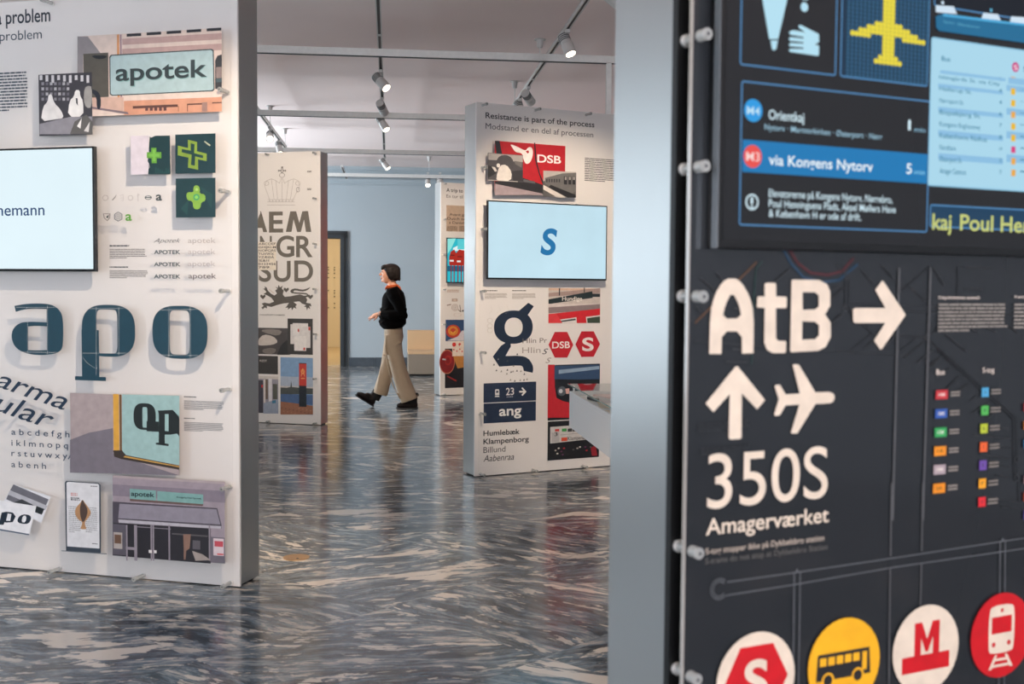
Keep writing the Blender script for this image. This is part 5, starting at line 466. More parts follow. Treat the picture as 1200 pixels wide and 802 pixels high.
  ["platform_diagram",None,0.0665,[["p",[[0.4721,1.8849],[0.5133,1.8879],[0.5219,1.8756],[0.4725,1.8735]],[],"cfe2f2",0],["p",[[0.5841,1.8849],[0.6194,1.8866],[0.6266,1.8766],[0.5795,1.875]],[],"cfe2f2",0],["p",[[0.6518,1.8866],[0.7287,1.8916],[0.7293,1.8782],[0.6489,1.8755]],[],"cfe2f2",0],["p",[[0.4725,1.8665],[0.4898,1.8731],[0.7293,1.8782],[0.7308,1.8442],[0.4812,1.8433],[0.4741,1.8483]],[],"1a6a94",0],["p",[[0.4898,1.8731],[0.7292,1.8787],[0.7294,1.8746],[0.4899,1.8685]],[],"4aa8d8",0],["e",0.4875,1.8909,0.0032,0.0032,"cfe2f2",0],["e",0.6023,1.8915,0.0033,0.0033,"5aa8c8",0],["t","Spor",0.4903,1.8581,0.0274,0.0005,0.0039,"5aa8c8",0.2,0],["t","Elevatorer",0.5242,1.8572,0.0526,0.0021,0.0046,"5aa8c8",0.2,0]]],
 ],
}

# ------------------------------------------------------------------ common materials
M_AL = brushed(); M_WHITE = mat('white laminate', 'e6e2de', .38, var=.02, scale=4); M_BLACK = mat('black board', '08090a', .5)
M_ACR = glass_mat('clear acrylic', 1.32); M_CLEAR = mat('clear plastic', 'c4c6c2', .12, spec=.9); M_CLEAR.node_tree.nodes['Principled BSDF'].inputs['Alpha'].default_value = .5; M_STEEL = mat('galvanised steel', (.72, .71, .68, 1), .45, .3, var=.1, scale=30)
M_SHEET = mat('charcoal acrylic', '24272a', .10, spec=.5); M_TV = mat('black plastic', '060708', .3); M_MARBLE = marble()
M_WALL = mat('blue grey wall paint', 'a8b1b6', .75, var=.03, scale=1.2); M_CEIL = mat('off white ceiling paint', 'f4e2dd', .85, var=.02, scale=.6)
M_DKTRIM = mat('dark grey paint', '272e33', .5); M_LAMP = mat('white lamp metal', 'c8c4c0', .4); M_LENS = mat('lit lamp lens', (1., .86, .66, 1), .3, emit=9.)
M_TRACKDK = mat('black track slot', '101010', .5); M_SLAT = mat('dark joint', '2a2f33', .6)

# ------------------------------------------------------------------ setting
def slab_uv(me, ang, off, vx):
    uvl = me.uv_layers.new(name='UVMap'); c, s = math.cos(ang), math.sin(ang)
    for lp in me.loops:
        v = me.vertices[lp.vertex_index].co; x, y = v.x, v.y
        uvl.data[lp.index].uv = (x*c + y*s + off[0], -x*s + y*c + off[1])
fl = empty('floor', 'polished grey blue veined marble slab floor', 'floor', Matrix()); fl['kind'] = 'structure'
SA = math.radians(48); SZ = .92
def slab_mesh(variant):
    mb = MB(); g = .0005; ch = .0005; a = SZ/2 - g; t = .02
    top = [(-a+ch, -a+ch, 0), (a-ch, -a+ch, 0), (a-ch, a-ch, 0), (-a+ch, a-ch, 0)]; rim = [(-a, -a, -ch), (a, -a, -ch), (a, a, -ch), (-a, a, -ch)]; bot = [(x, y, -t) for x, y, _ in rim]
    mb.v = top + rim + bot; mb.f = [(0, 1, 2, 3)] + [(4+i, 4+(i+1) % 4, (i+1) % 4, i) for i in range(4)] + [(8+i, 8+(i+1) % 4, 4+(i+1) % 4, 4+i) for i in range(4)]; mb.m = [0]*9; mb.mats = [M_MARBLE]
    me = mb.mesh('marble_slab'); slab_uv(me, [math.radians(-20), math.radians(-80), math.radians(-38), math.radians(-60)][variant], (variant*7.3, variant*3.1), None); return me
SLABS = [slab_mesh(k) for k in range(4)]
origin = Vector((-.55, 4.75)); ux = Vector((math.cos(SA), math.sin(SA))); uy = Vector((-math.sin(SA), math.cos(SA)))
cells = []
for i in range(-40, 60):
    for j in range(-40, 60):
        p = origin + ux*SZ*(i+.5) + uy*SZ*(j+.5); r = RM.inverted() @ Vector((p.x, p.y, 0))
        if WALL_L-.5 < r.x < WALL_R+.5 and WALL_F-.5 < r.y < WALL_B+.3: cells.append((i, j, p))
def visible(p): return p.y > 3.0 and -0.50*p.y-.6 < p.x < .14*p.y+.7
near = sorted([c for c in cells if visible(c[2])], key=lambda c: c[2].length)[:290]
ns = {(c[0], c[1]) for c in near}; rnd = random.Random(3)
for i, j, p in near:
    o = bpy.data.objects.new('marble_slab', SLABS[((i+j) % 2) + 2*rnd.randint(0, 1)]); COL.objects.link(o); o.parent = fl; o.location = (p.x, p.y, rnd.uniform(-.0002, .0002)); o.rotation_euler.z = SA
mb = MB(); uvs = []
for i, j, p in cells:
    if (i, j) in ns: continue
    a = SZ/2-.001; ang = SA; k = (i+j) % 2; g = math.radians(-22 if k == 0 else -75); off = (rnd.random()*50, rnd.random()*50); q = []
    for dx, dy in ((-a, -a), (a, -a), (a, a), (-a, a)):
        w = p + ux*dx + uy*dy; q.append((w.x, w.y, 0)); uvs.append((dx*math.cos(g)+dy*math.sin(g)+off[0], -dx*math.sin(g)+dy*math.cos(g)+off[1]))
    mb.face(q, M_MARBLE)
o = mb.build('marble_slabs', fl, kind='stuff'); uvl = o.data.uv_layers.new(name='UVMap')
for k, lp in enumerate(o.data.loops): uvl.data[lp.index].uv = uvs[lp.vertex_index]
mb = MB(); mb.box(WALL_L-.3, WALL_F-.3, -.12, WALL_R+.3, WALL_B+.25, -.006, M_SLAT, RM); mb.build('slab_bed', fl)

DX0, DX1, DH = -2.05, -.85, 2.29      # doorway in the back wall (room coordinates)
mb = MB(); y0, y1 = WALL_B, WALL_B+.25
mb.box(WALL_L-.3, y0, 0, DX0, y1, CEIL, M_WALL, RM); mb.box(DX1, y0, 0, WALL_R+.3, y1, CEIL, M_WALL, RM); mb.box(DX0, y0, DH, DX1, y1, CEIL, M_WALL, RM)
mb.build('wall_back', label='blue grey painted wall at the far end', kind='structure')
mb = MB(); mb.box(WALL_L-.3, WALL_F-.3, CEIL, WALL_R+.3, WALL_B+.3, CEIL+.2, M_CEIL, RM); mb.build('ceiling', label='off white painted ceiling', kind='structure')
mb = MB(); ys = WALL_F
for a, b in WINDOWS_R:
    mb.box(WALL_R, ys, 0, WALL_R+.3, a, CEIL, M_WALL, RM); mb.box(WALL_R, a, 0, WALL_R+.3, b, .6, M_WALL, RM); mb.box(WALL_R, a, 2.9, WALL_R+.3, b, CEIL, M_WALL, RM); ys = b
mb.box(WALL_R, ys, 0, WALL_R+.3, WALL_B, CEIL, M_WALL, RM); mb.build('wall_right', kind='structure')
mb = MB(); mb.box(WALL_L-.3, WALL_F-.3, 0, WALL_R+.3, WALL_F, CEIL, M_WALL, RM); mb.build('wall_front', kind='structure')
mb = MB(); ys = WALL_F
for a, b in WINDOWS:
    mb.box(WALL_L-.3, ys, 0, WALL_L, a, CEIL, M_WALL, RM); mb.box(WALL_L-.3, a, 0, WALL_L, b, .6, M_WALL, RM); mb.box(WALL_L-.3, a, 2.9, WALL_L, b, CEIL, M_WALL, RM); ys = b
mb.box(WALL_L-.3, ys, 0, WALL_L, WALL_B, CEIL, M_WALL, RM); mb.build('wall_left', kind='structure')
for k, (a, b, wx) in enumerate([(a, b, WALL_L-.2) for a, b in WINDOWS] + [(a, b, WALL_R+.2) for a, b in WINDOWS_R]):
    w = empty('window_%d' % (k+1), 'tall window in a side wall', 'window', RM @ Matrix.Translation((wx, a, .6))); w['kind'] = 'structure'
    mb = MB(); W = b-a
    for x0, z0, x1, z1 in ((0, 0, W, .07), (0, 2.23, W, 2.3), (0, 0, .07, 2.3), (W-.07, 0, W, 2.3), (W/2-.03, 0, W/2+.03, 2.3), (0, 1.1, W, 1.16)): mb.box(-.03, x0, z0, .04, x1, z1, M_LAMP)
    mb.build('window_frame', w); mb = MB(); mb.box(0, .05, .05, .006, W-.05, 2.25, glass_mat('window glass', 1.45)); mb.build('window_pane', w)
# cornice, baseboards, door frame, next room
mb = MB()
for z0, z1, d in ((3.26, 3.285, .03), (3.285, 3.31, .045), (3.31, 3.325, .02), (3.40, 3.43, .07), (3.43, 3.46, .10), (3.46, CEIL, .14), (3.20, 3.215, .012)): mb.box(WALL_L, WALL_B-d, z0, WALL_R, WALL_B, z1, M_WALL, RM)
mb.build('trim_1', label='stepped blue grey cornice under the ceiling', kind='structure')
bb = empty('baseboard_back', 'grey marble baseboard along the far wall', 'baseboard', RM); bb['kind'] = 'structure'
M_BASE = mat('grey marble trim', '3e474f', .35, var=.5, scale=7)
x = DX1+.12; k = 0
while x < WALL_R:
    w = .46 + .1*((k*7) % 3); mb = MB(); mb.box(x+.002, WALL_B-.03, 0, min(x+w, WALL_R)-.002, WALL_B, .155, M_BASE, bev=.003)
    mb.build('marble_block', bb); x += w; k += 1
dr = empty('door_1', 'open doorway with a dark grey moulded frame', 'door', RM @ Matrix.Translation((0, WALL_B, 0))); dr['kind'] = 'structure'
mb = MB()
for x0, x1, z0, z1 in ((DX1-.02, DX1+.10, 0, DH+.10), (DX0-.10, DX0+.02, 0, DH+.10), (DX0-.10, DX1+.10, DH-.02, DH+.10)):
    mb.box(x0, -.05, z0, x1, .03, z1, M_DKTRIM, bev=.004)
mb.box(DX1-.03, -.02, 0, DX1, .27, DH, M_DKTRIM); mb.box(DX0, -.02, 0, DX0+.03, .27, DH, M_DKTRIM); mb.box(DX0, -.02, DH-.03, DX1, .27, DH, M_DKTRIM)
mb.build('door_frame', dr)
mb = MB(); mb.box(DX1+.035, -.062, 0, DX1+.06, -.045, DH+.06, M_TRACKDK); mb.box(DX0-.06, -.062, DH+.035, DX1+.06, -.045, DH+.06, M_TRACKDK); mb.build('frame_moulding', dr)
NY = 26.0; M_CREAM = mat('cream paint', 'e2d2b4', .7, var=.02, scale=2); M_WOOD = mat('pale oak floor', 'b8a078', .3, var=.12, scale=6, stretch=(1, 6, 1))
mb = MB(); mb.box(-4.5, NY, 0, 2, NY+.1, CEIL, M_CREAM, RM); WFAR = mb.build('wall_far', label='cream wall of the room beyond the doorway', kind='structure')
mb = MB(); mb.box(-4.6, WALL_B+.25, 0, -4.5, NY, CEIL, M_CREAM, RM); mb.box(2, WALL_B+.25, 0, 2.1, NY, CEIL, M_CREAM, RM); mb.build('wall_beyond', kind='structure')
mb = MB(); mb.box(-4.6, WALL_B+.25, CEIL, 2.1, NY+.1, CEIL+.1, M_CREAM, RM); mb.build('ceiling_beyond', kind='structure')
mb = MB(); mb.box(-4.6, WALL_B-.02, -.1, 2.1, NY+.1, -.001, M_WOOD, RM); mb.build('floor_beyond', label='pale floor of the room beyond the doorway', kind='structure')
area('ceiling_light', room(-1.2, 23, CEIL-.05), room(-1.2, 23, 0), 2.5, 2.5, 130, (1., .87, .66))
pegs = MB(); PX0 = room(-1.2, NY-.02, 0)
for c in range(8):
    for z in (1.86, 1.8, 1.72, 1.62, 1.32, 1.26, 1.18, 1.02, .92):
        if (c*3 + int(z*50)) % 4 != 0: pegs.cyl((-1.85+c*.14, NY, z), (-1.85+c*.14, NY-.03, z), .014, M_SLAT, seg=8, M=RM)
pegs.build('wall_pegs', WFAR, kind='stuff')

# ------------------------------------------------------------------ display panels
H = 2.76
def panel(name, label, px, py, rot, side, W, T, e, core_front=M_WHITE, sheet=None, stand=True, zs=None, rs=.011, sx=.045):
    """side = -1: metal edge at local x = 0, face runs to -x; +1: face runs to +x"""
    r = empty(name, label, 'display panel', Matrix.Translation((px, py, 0)) @ Matrix.Rotation(rot, 4, 'Z'))
    x0, x1 = (-W, 0) if side < 0 else (0, W)
    mb = MB(); mb.box(x0+.001, .014, .012, x1-.001 if side < 0 else x1, T, H, M_AL); mb.build('aluminium_edge', r, bevel=.0015)
    mb = MB(); mb.box(x0, 0, .006, x1, .014, H+.002, core_front); mb.build('backing_board', r)
    mb = MB(); mb.box(x0+.02, .03, 0, x1-.02, T-.02, .013, M_BLACK); mb.build('plinth', r)
    ins = .002; th = .006
    mb = MB(); mb.box(x0+ins if side < 0 else ins, -(e-.0006), .012, x1-ins, -(e-.0006)+th, H-.004, sheet or M_ACR); mb.build('acrylic_sheet', r, label='clear acrylic cover sheet' if not sheet else 'charcoal acrylic cover sheet')
    sx = side*sx
    pts = [(sx, z) for z in (zs or [.022 + .453*k for k in range(7)])]
    if stand:
        n = int(W/.45)
        for k in range(1, n+1): pts += [(sx + side*k*(W-.09)/n, .022), (sx + side*k*(W-.09)/n, H-.02)]
    me = None
    for (x, z) in pts:
        if me is None:
            mb = MB(); mb.cyl((0, 0, 0), (0, -(e+.004), 0), rs*.8, M_CLEAR); mb.cyl((0, -(e+.001), 0), (0, -(e+.02), 0), rs, M_CLEAR); mb.cyl((0, -(e+.02), 0), (0, -(e+.022), 0), rs*.7, M_CLEAR); mb.cyl((0, -(e+.022), 0), (0, -(e+.0225), 0), rs*.3, M_SLAT, seg=8)
            mb.cyl((0, -.002, 0), (0, -.008, 0), rs*1.05, M_STEEL)
            o = mb.build('standoff', r, smooth=True); me = o.data
        else: o = bpy.data.objects.new('standoff', me); COL.objects.link(o); o.parent = r
        o.location = (x, 0, z)
    return r
pL = panel('exhibition_stand', 'white display panel at the left about apotek pharmacy signs', -1.2583, 5.0659, 2.8839-math.pi, -1, 2.4, .192, .062)
pA = panel('exhibition_stand', 'white rear left display panel with a crown, big capitals and a heraldic lion', -1.9333, 11.1103, 2.8603-math.pi, -1, 2.2, .168, .05)
pF = panel('exhibition_stand', 'narrow looking far display panel headed A trip to, behind the walker', -.9326, 14.2741, .4757, 1, 2.2, .19, .05)
pC = panel('exhibition_stand', 'white centre display panel headed Resistance is part of the process', -.2721, 8.1225, .4791, 1, 2.3, .201, .062)
KR = .44
pR = panel('exhibition_stand', 'charcoal display panel in the right foreground with AtB and cream arrows', .5788*KR, 3.9534*KR, .448, 1, 1.5, .1916, .0396, core_front=M_BLACK, sheet=M_SHEET, stand=False, zs=[1.403+(z-1.403)*KR for z in (-.44, .02, .473, 1.379, 1.832, 2.285, 2.75, 3.2)], rs=.0095, sx=.014)
for p, k in ((pL, 'L'), (pA, 'A'), (pF, 'F'), (pC, 'C'), (pR, 'R')): add_prints(p, PRINTS[k])

rs_ = empty('exhibition_stand', 'unseen red stand added behind the centre stand to redden a metal edge', 'display panel', Matrix.Translation((2.31, 14.92, 0)) @ Matrix.Rotation(-.741, 4, 'Z'))  # added out of view for its red reflection in the rear left metal edge
mb = MB(); mb.box(-1.04, .014, .012, 1.04, .18, H, M_AL); mb.build('aluminium_edge', rs_); mb = MB(); mb.box(-1.041, 0, .006, 1.041, .014, H+.002, mat('red laminate', 'c23a26', .45)); mb.build('backing_board', rs_); mb = MB(); mb.box(-1.0, .03, 0, 1.0, .16, .013, M_BLACK); mb.build('plinth', rs_)
# left edge of the charcoal sheet, its highlight painted as a pale strip
mb = MB(); mb.box(.0, -.0392, .012, .0022, -.032, H-.004, mat('painted edge highlight', 'a8a29a', .15, spec=.9)); mb.build('sheet_edge', pR, label='pale strip painting the highlight on the sheet edge')
# the four round emblems at the foot of the charcoal panel
RZ, RR = .7702, .0790; RX = [.1412, .3272, .5150, .7030]
def rp(cx, pts): return [(cx + a*RR, RZ + b*RR) for a, b in pts]
CRM, RED, YEL, DRK = 'dfcfba', 'c4101c', 'f0ae1c', '1c1d20'
def disc(cx, r, c): return ['e', cx, RZ, RR*r, RR*r, c, 0]
def poly(cx, pts, c, sm=0, holes=[]): return ['p', rp(cx, pts), [rp(cx, h) for h in holes], c, sm]
def txt(cx, s, x, z, w, h, c, b): return ['t', s, cx+x*RR, RZ+z*RR, w*RR, 0, h*RR, c, b, 0]
R4 = [
 ('round_emblem', 'cream disc with a red hexagon and white S', [disc(RX[0], 1, CRM), poly(RX[0], [(-.8, 0), (-.42, .72), (.42, .72), (.82, 0), (.42, -.72), (-.42, -.72)], RED), txt(RX[0], 'S', -.3, -.42, .6, .84, CRM, 1.3)]),
 ('round_emblem', 'yellow disc with a black bus pictogram', [disc(RX[1], 1, YEL), poly(RX[1], [(-.74, .28), (.70, .28), (.74, -.30), (-.78, -.30)], DRK)] + [['r', RX[1]+RR*(-.68+i*.23), RZ+RR*.02, RX[1]+RR*(-.50+i*.23), RZ+RR*.2, YEL] for i in range(5)] + [['r', RX[1]+RR*.50, RZ-RR*.2, RX[1]+RR*.63, RZ+RR*.2, YEL]] + [['e', RX[1]+RR*q, RZ-RR*.3, RR*.17, RR*.17, YEL, 0] for q in (-.45, .38)] + [['e', RX[1]+RR*q, RZ-RR*.3, RR*.12, RR*.12, DRK, 0] for q in (-.45, .38)]),
 ('round_emblem', 'cream disc with a red M on a bar', [disc(RX[2], 1, CRM), ['r', RX[2]-RR*.72, RZ-RR*.5, RX[2]+RR*.72, RZ-RR*.12, RED], poly(RX[2], [(-.36, -.14), (-.36, .62), (-.14, .62), (.02, .22), (.18, .62), (.40, .62), (.40, -.14), (.20, -.14), (.20, .26), (.06, -.06), (-.02, -.06), (-.16, .26), (-.16, -.14)], RED)]),
 ('round_emblem', 'red disc with a cream train pictogram', [disc(RX[3], 1, RED), poly(RX[3], [(-.3, .72), (.3, .72), (.42, .6), (.42, -.3), (.34, -.42), (-.34, -.42), (-.42, -.3), (-.42, .6)], CRM, 1), ['r', RX[3]-RR*.33, RZ+RR*.05, RX[3]+RR*.33, RZ+RR*.45, RED], ['e', RX[3]-RR*.25, RZ-RR*.2, RR*.06, RR*.06, RED, 0], ['e', RX[3]+RR*.25, RZ-RR*.2, RR*.06, RR*.06, RED, 0], ['e', RX[3], RZ+RR*.59, RR*.05, RR*.05, RED, 0], poly(RX[3], [(-.2, -.46), (-.12, -.46), (-.3, -.78), (-.4, -.78)], CRM), poly(RX[3], [(.2, -.46), (.12, -.46), (.3, -.78), (.4, -.78)], CRM), ['r', RX[3]-RR*.24, RZ-RR*.6, RX[3]+RR*.24, RZ-RR*.54, CRM], ['r', RX[3]-RR*.32, RZ-RR*.74, RX[3]+RR*.32, RZ-RR*.68, CRM]]),
]
for nm, lb, sh in R4: mb = MB(); add_shapes(mb, sh, .0436, ink); mb.build(nm, pR, label=lb)

# ------------------------------------------------------------------ wall screens
SCR_L_X, SCR_C_X = -.691, .053
def screen(label, par, x0, z0, w, h, e, depth, bez, facecol, items, var=0.04):
    r = empty('display_screen', label, 'screen', par.matrix_world @ Matrix.Translation((x0, -e, z0)))
    mb = MB(); mb.box(0, 0, 0, w, depth, h, M_TV, bev=.002); mb.box(w*.25, depth-.001, h*.2, w*.75, depth+.012, h*.8, M_TV); mb.build('housing', r)
    key = 'lit screen ' + facecol; m = mat(key, facecol, .25, emit=1., var=var, scale=3, spec=.25)
    mb = MB(); mb.face([(bez, -.0006, bez*1.3), (w-bez, -.0006, bez*1.3), (w-bez, -.0006, h-bez), (bez, -.0006, h-bez)], m); s = mb.build('screen_face', r)
    last = .0009
    for name, lb, ee, shapes in items:
        shapes = [q for q in shapes if q]; mb = MB(); last = add_shapes(mb, shapes, last, glow); mb.v = [(a-x0, b, c-z0) for a, b, c in mb.v]; mb.build(name, s, label=lb, kind='stuff' if name in STUFF else None)
    return r
screen('wide screen on the left panel, nearly white, showing the end of a name', pL, SCR_L_X-1.03, 1.4668, 1.03, .582, .09, .024, .009, 'e2f4fb', PRINTS['LS'])
screen('wide pale blue screen on the centre panel showing a single S', pC, SCR_C_X, 1.4690, 1.03, .575, .085, .02, .009, 'c2e1ee', PRINTS['CS'], .10)
screen('far small looking screen showing red letterboxes', pF, .055, 1.4673, 1.03, .582, .075, .02, .012, '28b4c4', PRINTS['FS'])
screen('big dark screen in the right foreground with departures and a dotted aeroplane', pR, .033, 1.4673, 1.03, .585, .066, .025, .010, '15171b', PRINTS['RS'], .02)
mb = MB(); mb.box(.0322, -.0665, 1.4673, .0332, -.052, 2.05, mat('screen edge highlight', '8a9298', .25, .6)); o = mb.build('screen_edge', pR)  # highlight along the screen's left edge, put in as a pale strip

# ------------------------------------------------------------------ ceiling grid: beams, tracks, rods, spotlights
ZB, ZT = 3.19, 3.275
for k, (y, lab) in enumerate(((8.6, 'galvanised steel beam nearest the camera under the ceiling'), (11.7, 'second galvanised steel beam from the front'), (14.82, 'third galvanised steel beam from the front'), (17.95, 'rearmost galvanised steel beam close to the far wall'))):
    mb = MB(); a, b = -4.6, (1.78 if k == 0 else 5.5)
    mb.box(a, y-.03, ZB-.02, b, y+.03, ZB+.035, M_STEEL, bev=.003); mb.box(a, y-.012, ZB-.024, b, y+.012, ZB-.019, M_SLAT)
    o = mb.build('ceiling_beam'); o.matrix_world = RM; tag(o, lab, 'beam')
po = empty('panel_brace', 'vertical steel post from the front beam down to the centre panel', 'post', RM @ Matrix.Translation((1.70, 8.6, 0)))
mb = MB(); mb.box(-.02, -.02, H+.0, .02, .02, ZB-.02, M_STEEL, bev=.002); mb.build('post', po)
mb = MB(); mb.box(-.05, -.045, H+.003, .05, .045, H+.012, M_STEEL); mb.build('foot_plate', po)
def track(x, y0, y1, lab):
    r = empty('light_track', lab, 'light track', RM @ Matrix.Translation((x, y0, ZT)))
    L = y1-y0; mb = MB(); mb.box(-.018, 0, -.010, -.010, L, .022, M_LAMP); mb.box(.010, 0, -.010, .018, L, .022, M_LAMP); mb.box(-.018, 0, .016, .018, L, .022, M_LAMP); mb.box(-.018, -.004, -.010, .018, 0, .022, M_LAMP); mb.box(-.018, L, -.010, .018, L+.004, .022, M_LAMP)
    mb.build('rail', r); mb = MB(); mb.box(-.010, .01, -.004, .010, L-.01, .016, M_TRACKDK); mb.build('rail_slot', r, label='black slot of the rail')
    mb = MB(); y = .9
    while y < L: mb.box(-.019, y-.03, -.0115, .019, y+.03, -.009, M_LAMP); y += 1.55
    mb.build('joint_clip', r)
    return r
track(-.083, 1.2, 16.2, 'middle light track running away under the ceiling')
track(1.262, 1.2, 11.55, 'right light track above the centre panel')
track(-1.405, 6.0, 15.2, 'left light track ending above the rear left panel')
track(-.75, 17.4, 19.3, 'short light track near the far wall')
def rod(x, y, lab, z0=ZT+.02, g='rods holding the light tracks'):
    r = empty('suspension_rod', lab, 'rod', RM @ Matrix.Translation((x, y, z0)), g)
    h = CEIL-z0; mb = MB(); mb.cyl((0, 0, 0), (0, 0, h-.05), .004, M_STEEL, seg=8); mb.build('rod', r)
    mb = MB(); mb.cyl((0, 0, h-.07), (0, 0, h), .022, M_LAMP, r2=.032); mb.cyl((0, 0, h-.006), (0, 0, h), .05, M_LAMP); mb.build('ceiling_cap', r, smooth=True)
for a in ((1.262, 9.40, 'suspension rod over the right track, nearer one'), (1.262, 11.32, 'suspension rod at the end of the right track'), (-1.405, 13.28, 'suspension rod over the left track, nearer one'), (-1.405, 15.12, 'suspension rod at the end of the left track'), (.62, 17.95, 'suspension rod on the rearmost beam above the far panel')): rod(*a)
def spot(x, y, aim, lab, power=0., size=1., on=True, blend=.6, ang=52, col=(1., .81, .62), drop=.07):
    r = empty('track_spotlight', lab, 'spotlight', RM @ Matrix.Translation((x, y, ZT-.01)))
    mb = MB(); mb.box(-.017, -.05, -.026, .017, .05, -.0015, M_LAMP, bev=.003); mb.cyl((0, 0, -.02), (0, 0, -drop), .009, M_LAMP, seg=10); mb.build('track_adapter', r, smooth=True)
    c = Vector((0, 0, -drop-.03*size)); d = (Vector(aim) - Vector((x, y, ZT-.1))).normalized()
    a = c - d*.085*size; b = c + d*.085*size; R = .043*size
    mb = MB(); mb.cyl(a, c, R*.93, M_LAMP, seg=24); mb.cyl(c-d*.004, c+d*.004, R*.86, M_SLAT, seg=24); mb.cyl(c+d*.004, b-d*.004, R, M_LAMP, seg=24); mb.cyl(b-d*.006, b, R*1.03, M_LAMP, seg=24); h = mb.build('lamp_head', r, smooth=True)
    mb = MB()
    for k in range(4): mb.cyl(a+d*(.012+.014*k)*size, a+d*(.018+.014*k)*size, R*.97, M_SLAT, seg=24)
    mb.build('cooling_fins', h)
    mb = MB(); mb.cyl(b, b+d*.0015, R*.82, M_LENS if on else M_CLEAR, seg=24); mb.build('lens', h, label='glowing warm lens' if on else None)
    if power:
        L = bpy.data.lights.new('spot', 'SPOT'); L.energy = power; L.color = col; L.spot_size = math.radians(ang); L.spot_blend = blend; L.shadow_soft_size = .03
        o = bpy.data.objects.new('lamp', L); COL.objects.link(o); o.parent = r; o.location = b + d*.02; o.rotation_euler = d.to_track_quat('-Z', 'Y').to_euler()
    return r
def rinv(x, y, z): return RM.inverted() @ Vector((x, y, z))
SPOTS = [
 (-.083, 9.62, (1.2, 8.6, 1.6), 'grey track spotlight on the middle track just behind the front beam', 0),
 (-.083, 12.05, (1.0, 11.2, 1.3), 'track spotlight on the middle track, second of its row', 260),
 (-.083, 15.95, rinv(-.2, 15.5, 1.0), 'lit spotlight at the far end of the middle track', 260),
 (1.262, 7.95, rinv(1.5, 7.0, .2), 'large lit spotlight on the right track, top of the picture', 160),
 (1.262, 10.85, rinv(.9, 10., .2), 'small lit spotlight at the end of the right track', 200),
 (-1.405, 13.25, (-1.0, 9.8, 1.3), 'glaring spotlight on the left track above the crown', 200),
 (-1.405, 14.35, rinv(-2.3, 13., .8), 'second lit spotlight behind the glaring one on the left track', 140),
 (-.083, 3.05, rinv(-1.75, 5.1, 1.35), 'spotlight above the camera aimed at the left panel', 260),
 (1.262, 5.6, rinv(.45, 8.3, 1.5), 'spotlight aimed at the centre panel from in front of it', 340),
 (-.083, 11.0, rinv(-.6, 14.4, 1.4), 'spotlight aimed at the far panel from the middle track', 360),
 (-1.405, 8.3, rinv(-2.35, 11.2, 1.75), 'spotlight on the left track aimed at the big capitals', 300),
 (-.083, 1.35, rinv(.8, 2.1, 1.0), 'spotlight near the camera aimed at the charcoal panel', 34),
 (1.262, 10.2, rinv(2.0, 14.9, 1.3), 'added spotlight on the right track brightening the red stand', 420),  # extra lamp, added so the unseen stand reflects brighter
 (-1.405, 6.4, rinv(-.7, 5.2, 0), 'spotlight on the left track washing the marble floor', 200),
]
for x, y, aim, lab, pw in SPOTS: spot(x, y, aim, lab, pw, ang=60 if pw < 200 else 50)
spot(.60, 17.95, (.6, 16.0, 1.), 'tiny lit spotlight on the rearmost beam', 25, drop=.12); spot(.80, 17.95, (1.2, 16.6, 1.), 'unlit spotlight on the rearmost beam above the far panel', 0, size=1.4, on=False, drop=.12)
spot(1.262, 6.45, (2.3, 6.3, 2.35), 'pale unlit spotlight cut off at the top beside the metal column', 0, size=1.35, on=False)

# ------------------------------------------------------------------ vitrine table
vt = empty('display_table', 'white showcase table with a glass top between the panels', 'table', RM @ Matrix.Translation((1.052, 5.0, 0)))
M_TBL = mat('white lacquer', 'e2e0de', .35)
mb = MB(); mb.box(0, 0, .59, .62, 1.40, .775, M_TBL, bev=.002); mb.box(0, 0, .775, .012, 1.40, .80, M_TBL); mb.box(.608, 0, .775, .62, 1.40, .80, M_TBL); mb.box(0, 1.388, .775, .62, 1.40, .80, M_TBL); mb.box(0, 0, .775, .62, .012, .80, M_TBL); mb.build('table_body', vt)
for x, y in ((.28, .1), (.28, .55)): mb = MB(); mb.box(x, y, 0, x+.06, y+.06, .59, M_TBL, bev=.002); mb.build('leg', vt)
mb = MB(); mb.box(-.005, -.005, .835, .625, 1.43, .841, glass_mat('green edged glass', 1.3, (.93, .97, .95))); mb.build('glass_top', vt)
mb = MB(); mb.box(-.0055, -.0055, .8345, -.0045, 1.4305, .8415, mat('glass cut edge', '6f9088', .2)); mb.build('glass_edge', vt, label='green cut edge of the glass')
for x, y in ((.02, 1.36), (.59, 1.36), (.02, .02), (.59, .02)): mb = MB(); mb.cyl((x, y, .80), (x, y, .835), .006, M_STEEL, seg=10); mb.build('glass_support', vt)
def sheet(label, x, y, w, h, rot, col, z=.7765, t=.0012, nm='paper_sheet'):
    mb = MB(); mb.box(-w/2, -h/2, 0, w/2, h/2, t, ink(col)); o = mb.build(nm, None, label=label, cat='paper'); o.matrix_world = RM @ Matrix.Translation((1.052+x, 5.0+y, z)) @ Matrix.Rotation(rot, 4, 'Z')
    return o
sheet('cream sheet nearest the metal column in the showcase', .17, .40, .26, .40, .1, 'd9c7ac'); sheet('cream sheet along the middle of the showcase', .22, .85, .30, .36, -.15, 'e0cfb4'); sheet('red and pink booklet at the far end of the showcase', .20, 1.25, .12, .16, .2, 'b8655c', t=.012); sheet('olive grey booklet beside the red one', .42, 1.22, .2, .14, -.1, '6b6454', t=.02); sheet('dark blue grey card at the near side of the showcase', .12, 1.05, .07, .24, .2, '38424c', t=.016); sheet('cream sheet at the far right of the showcase', .46, .9, .2, .3, .1, 'dccab0')

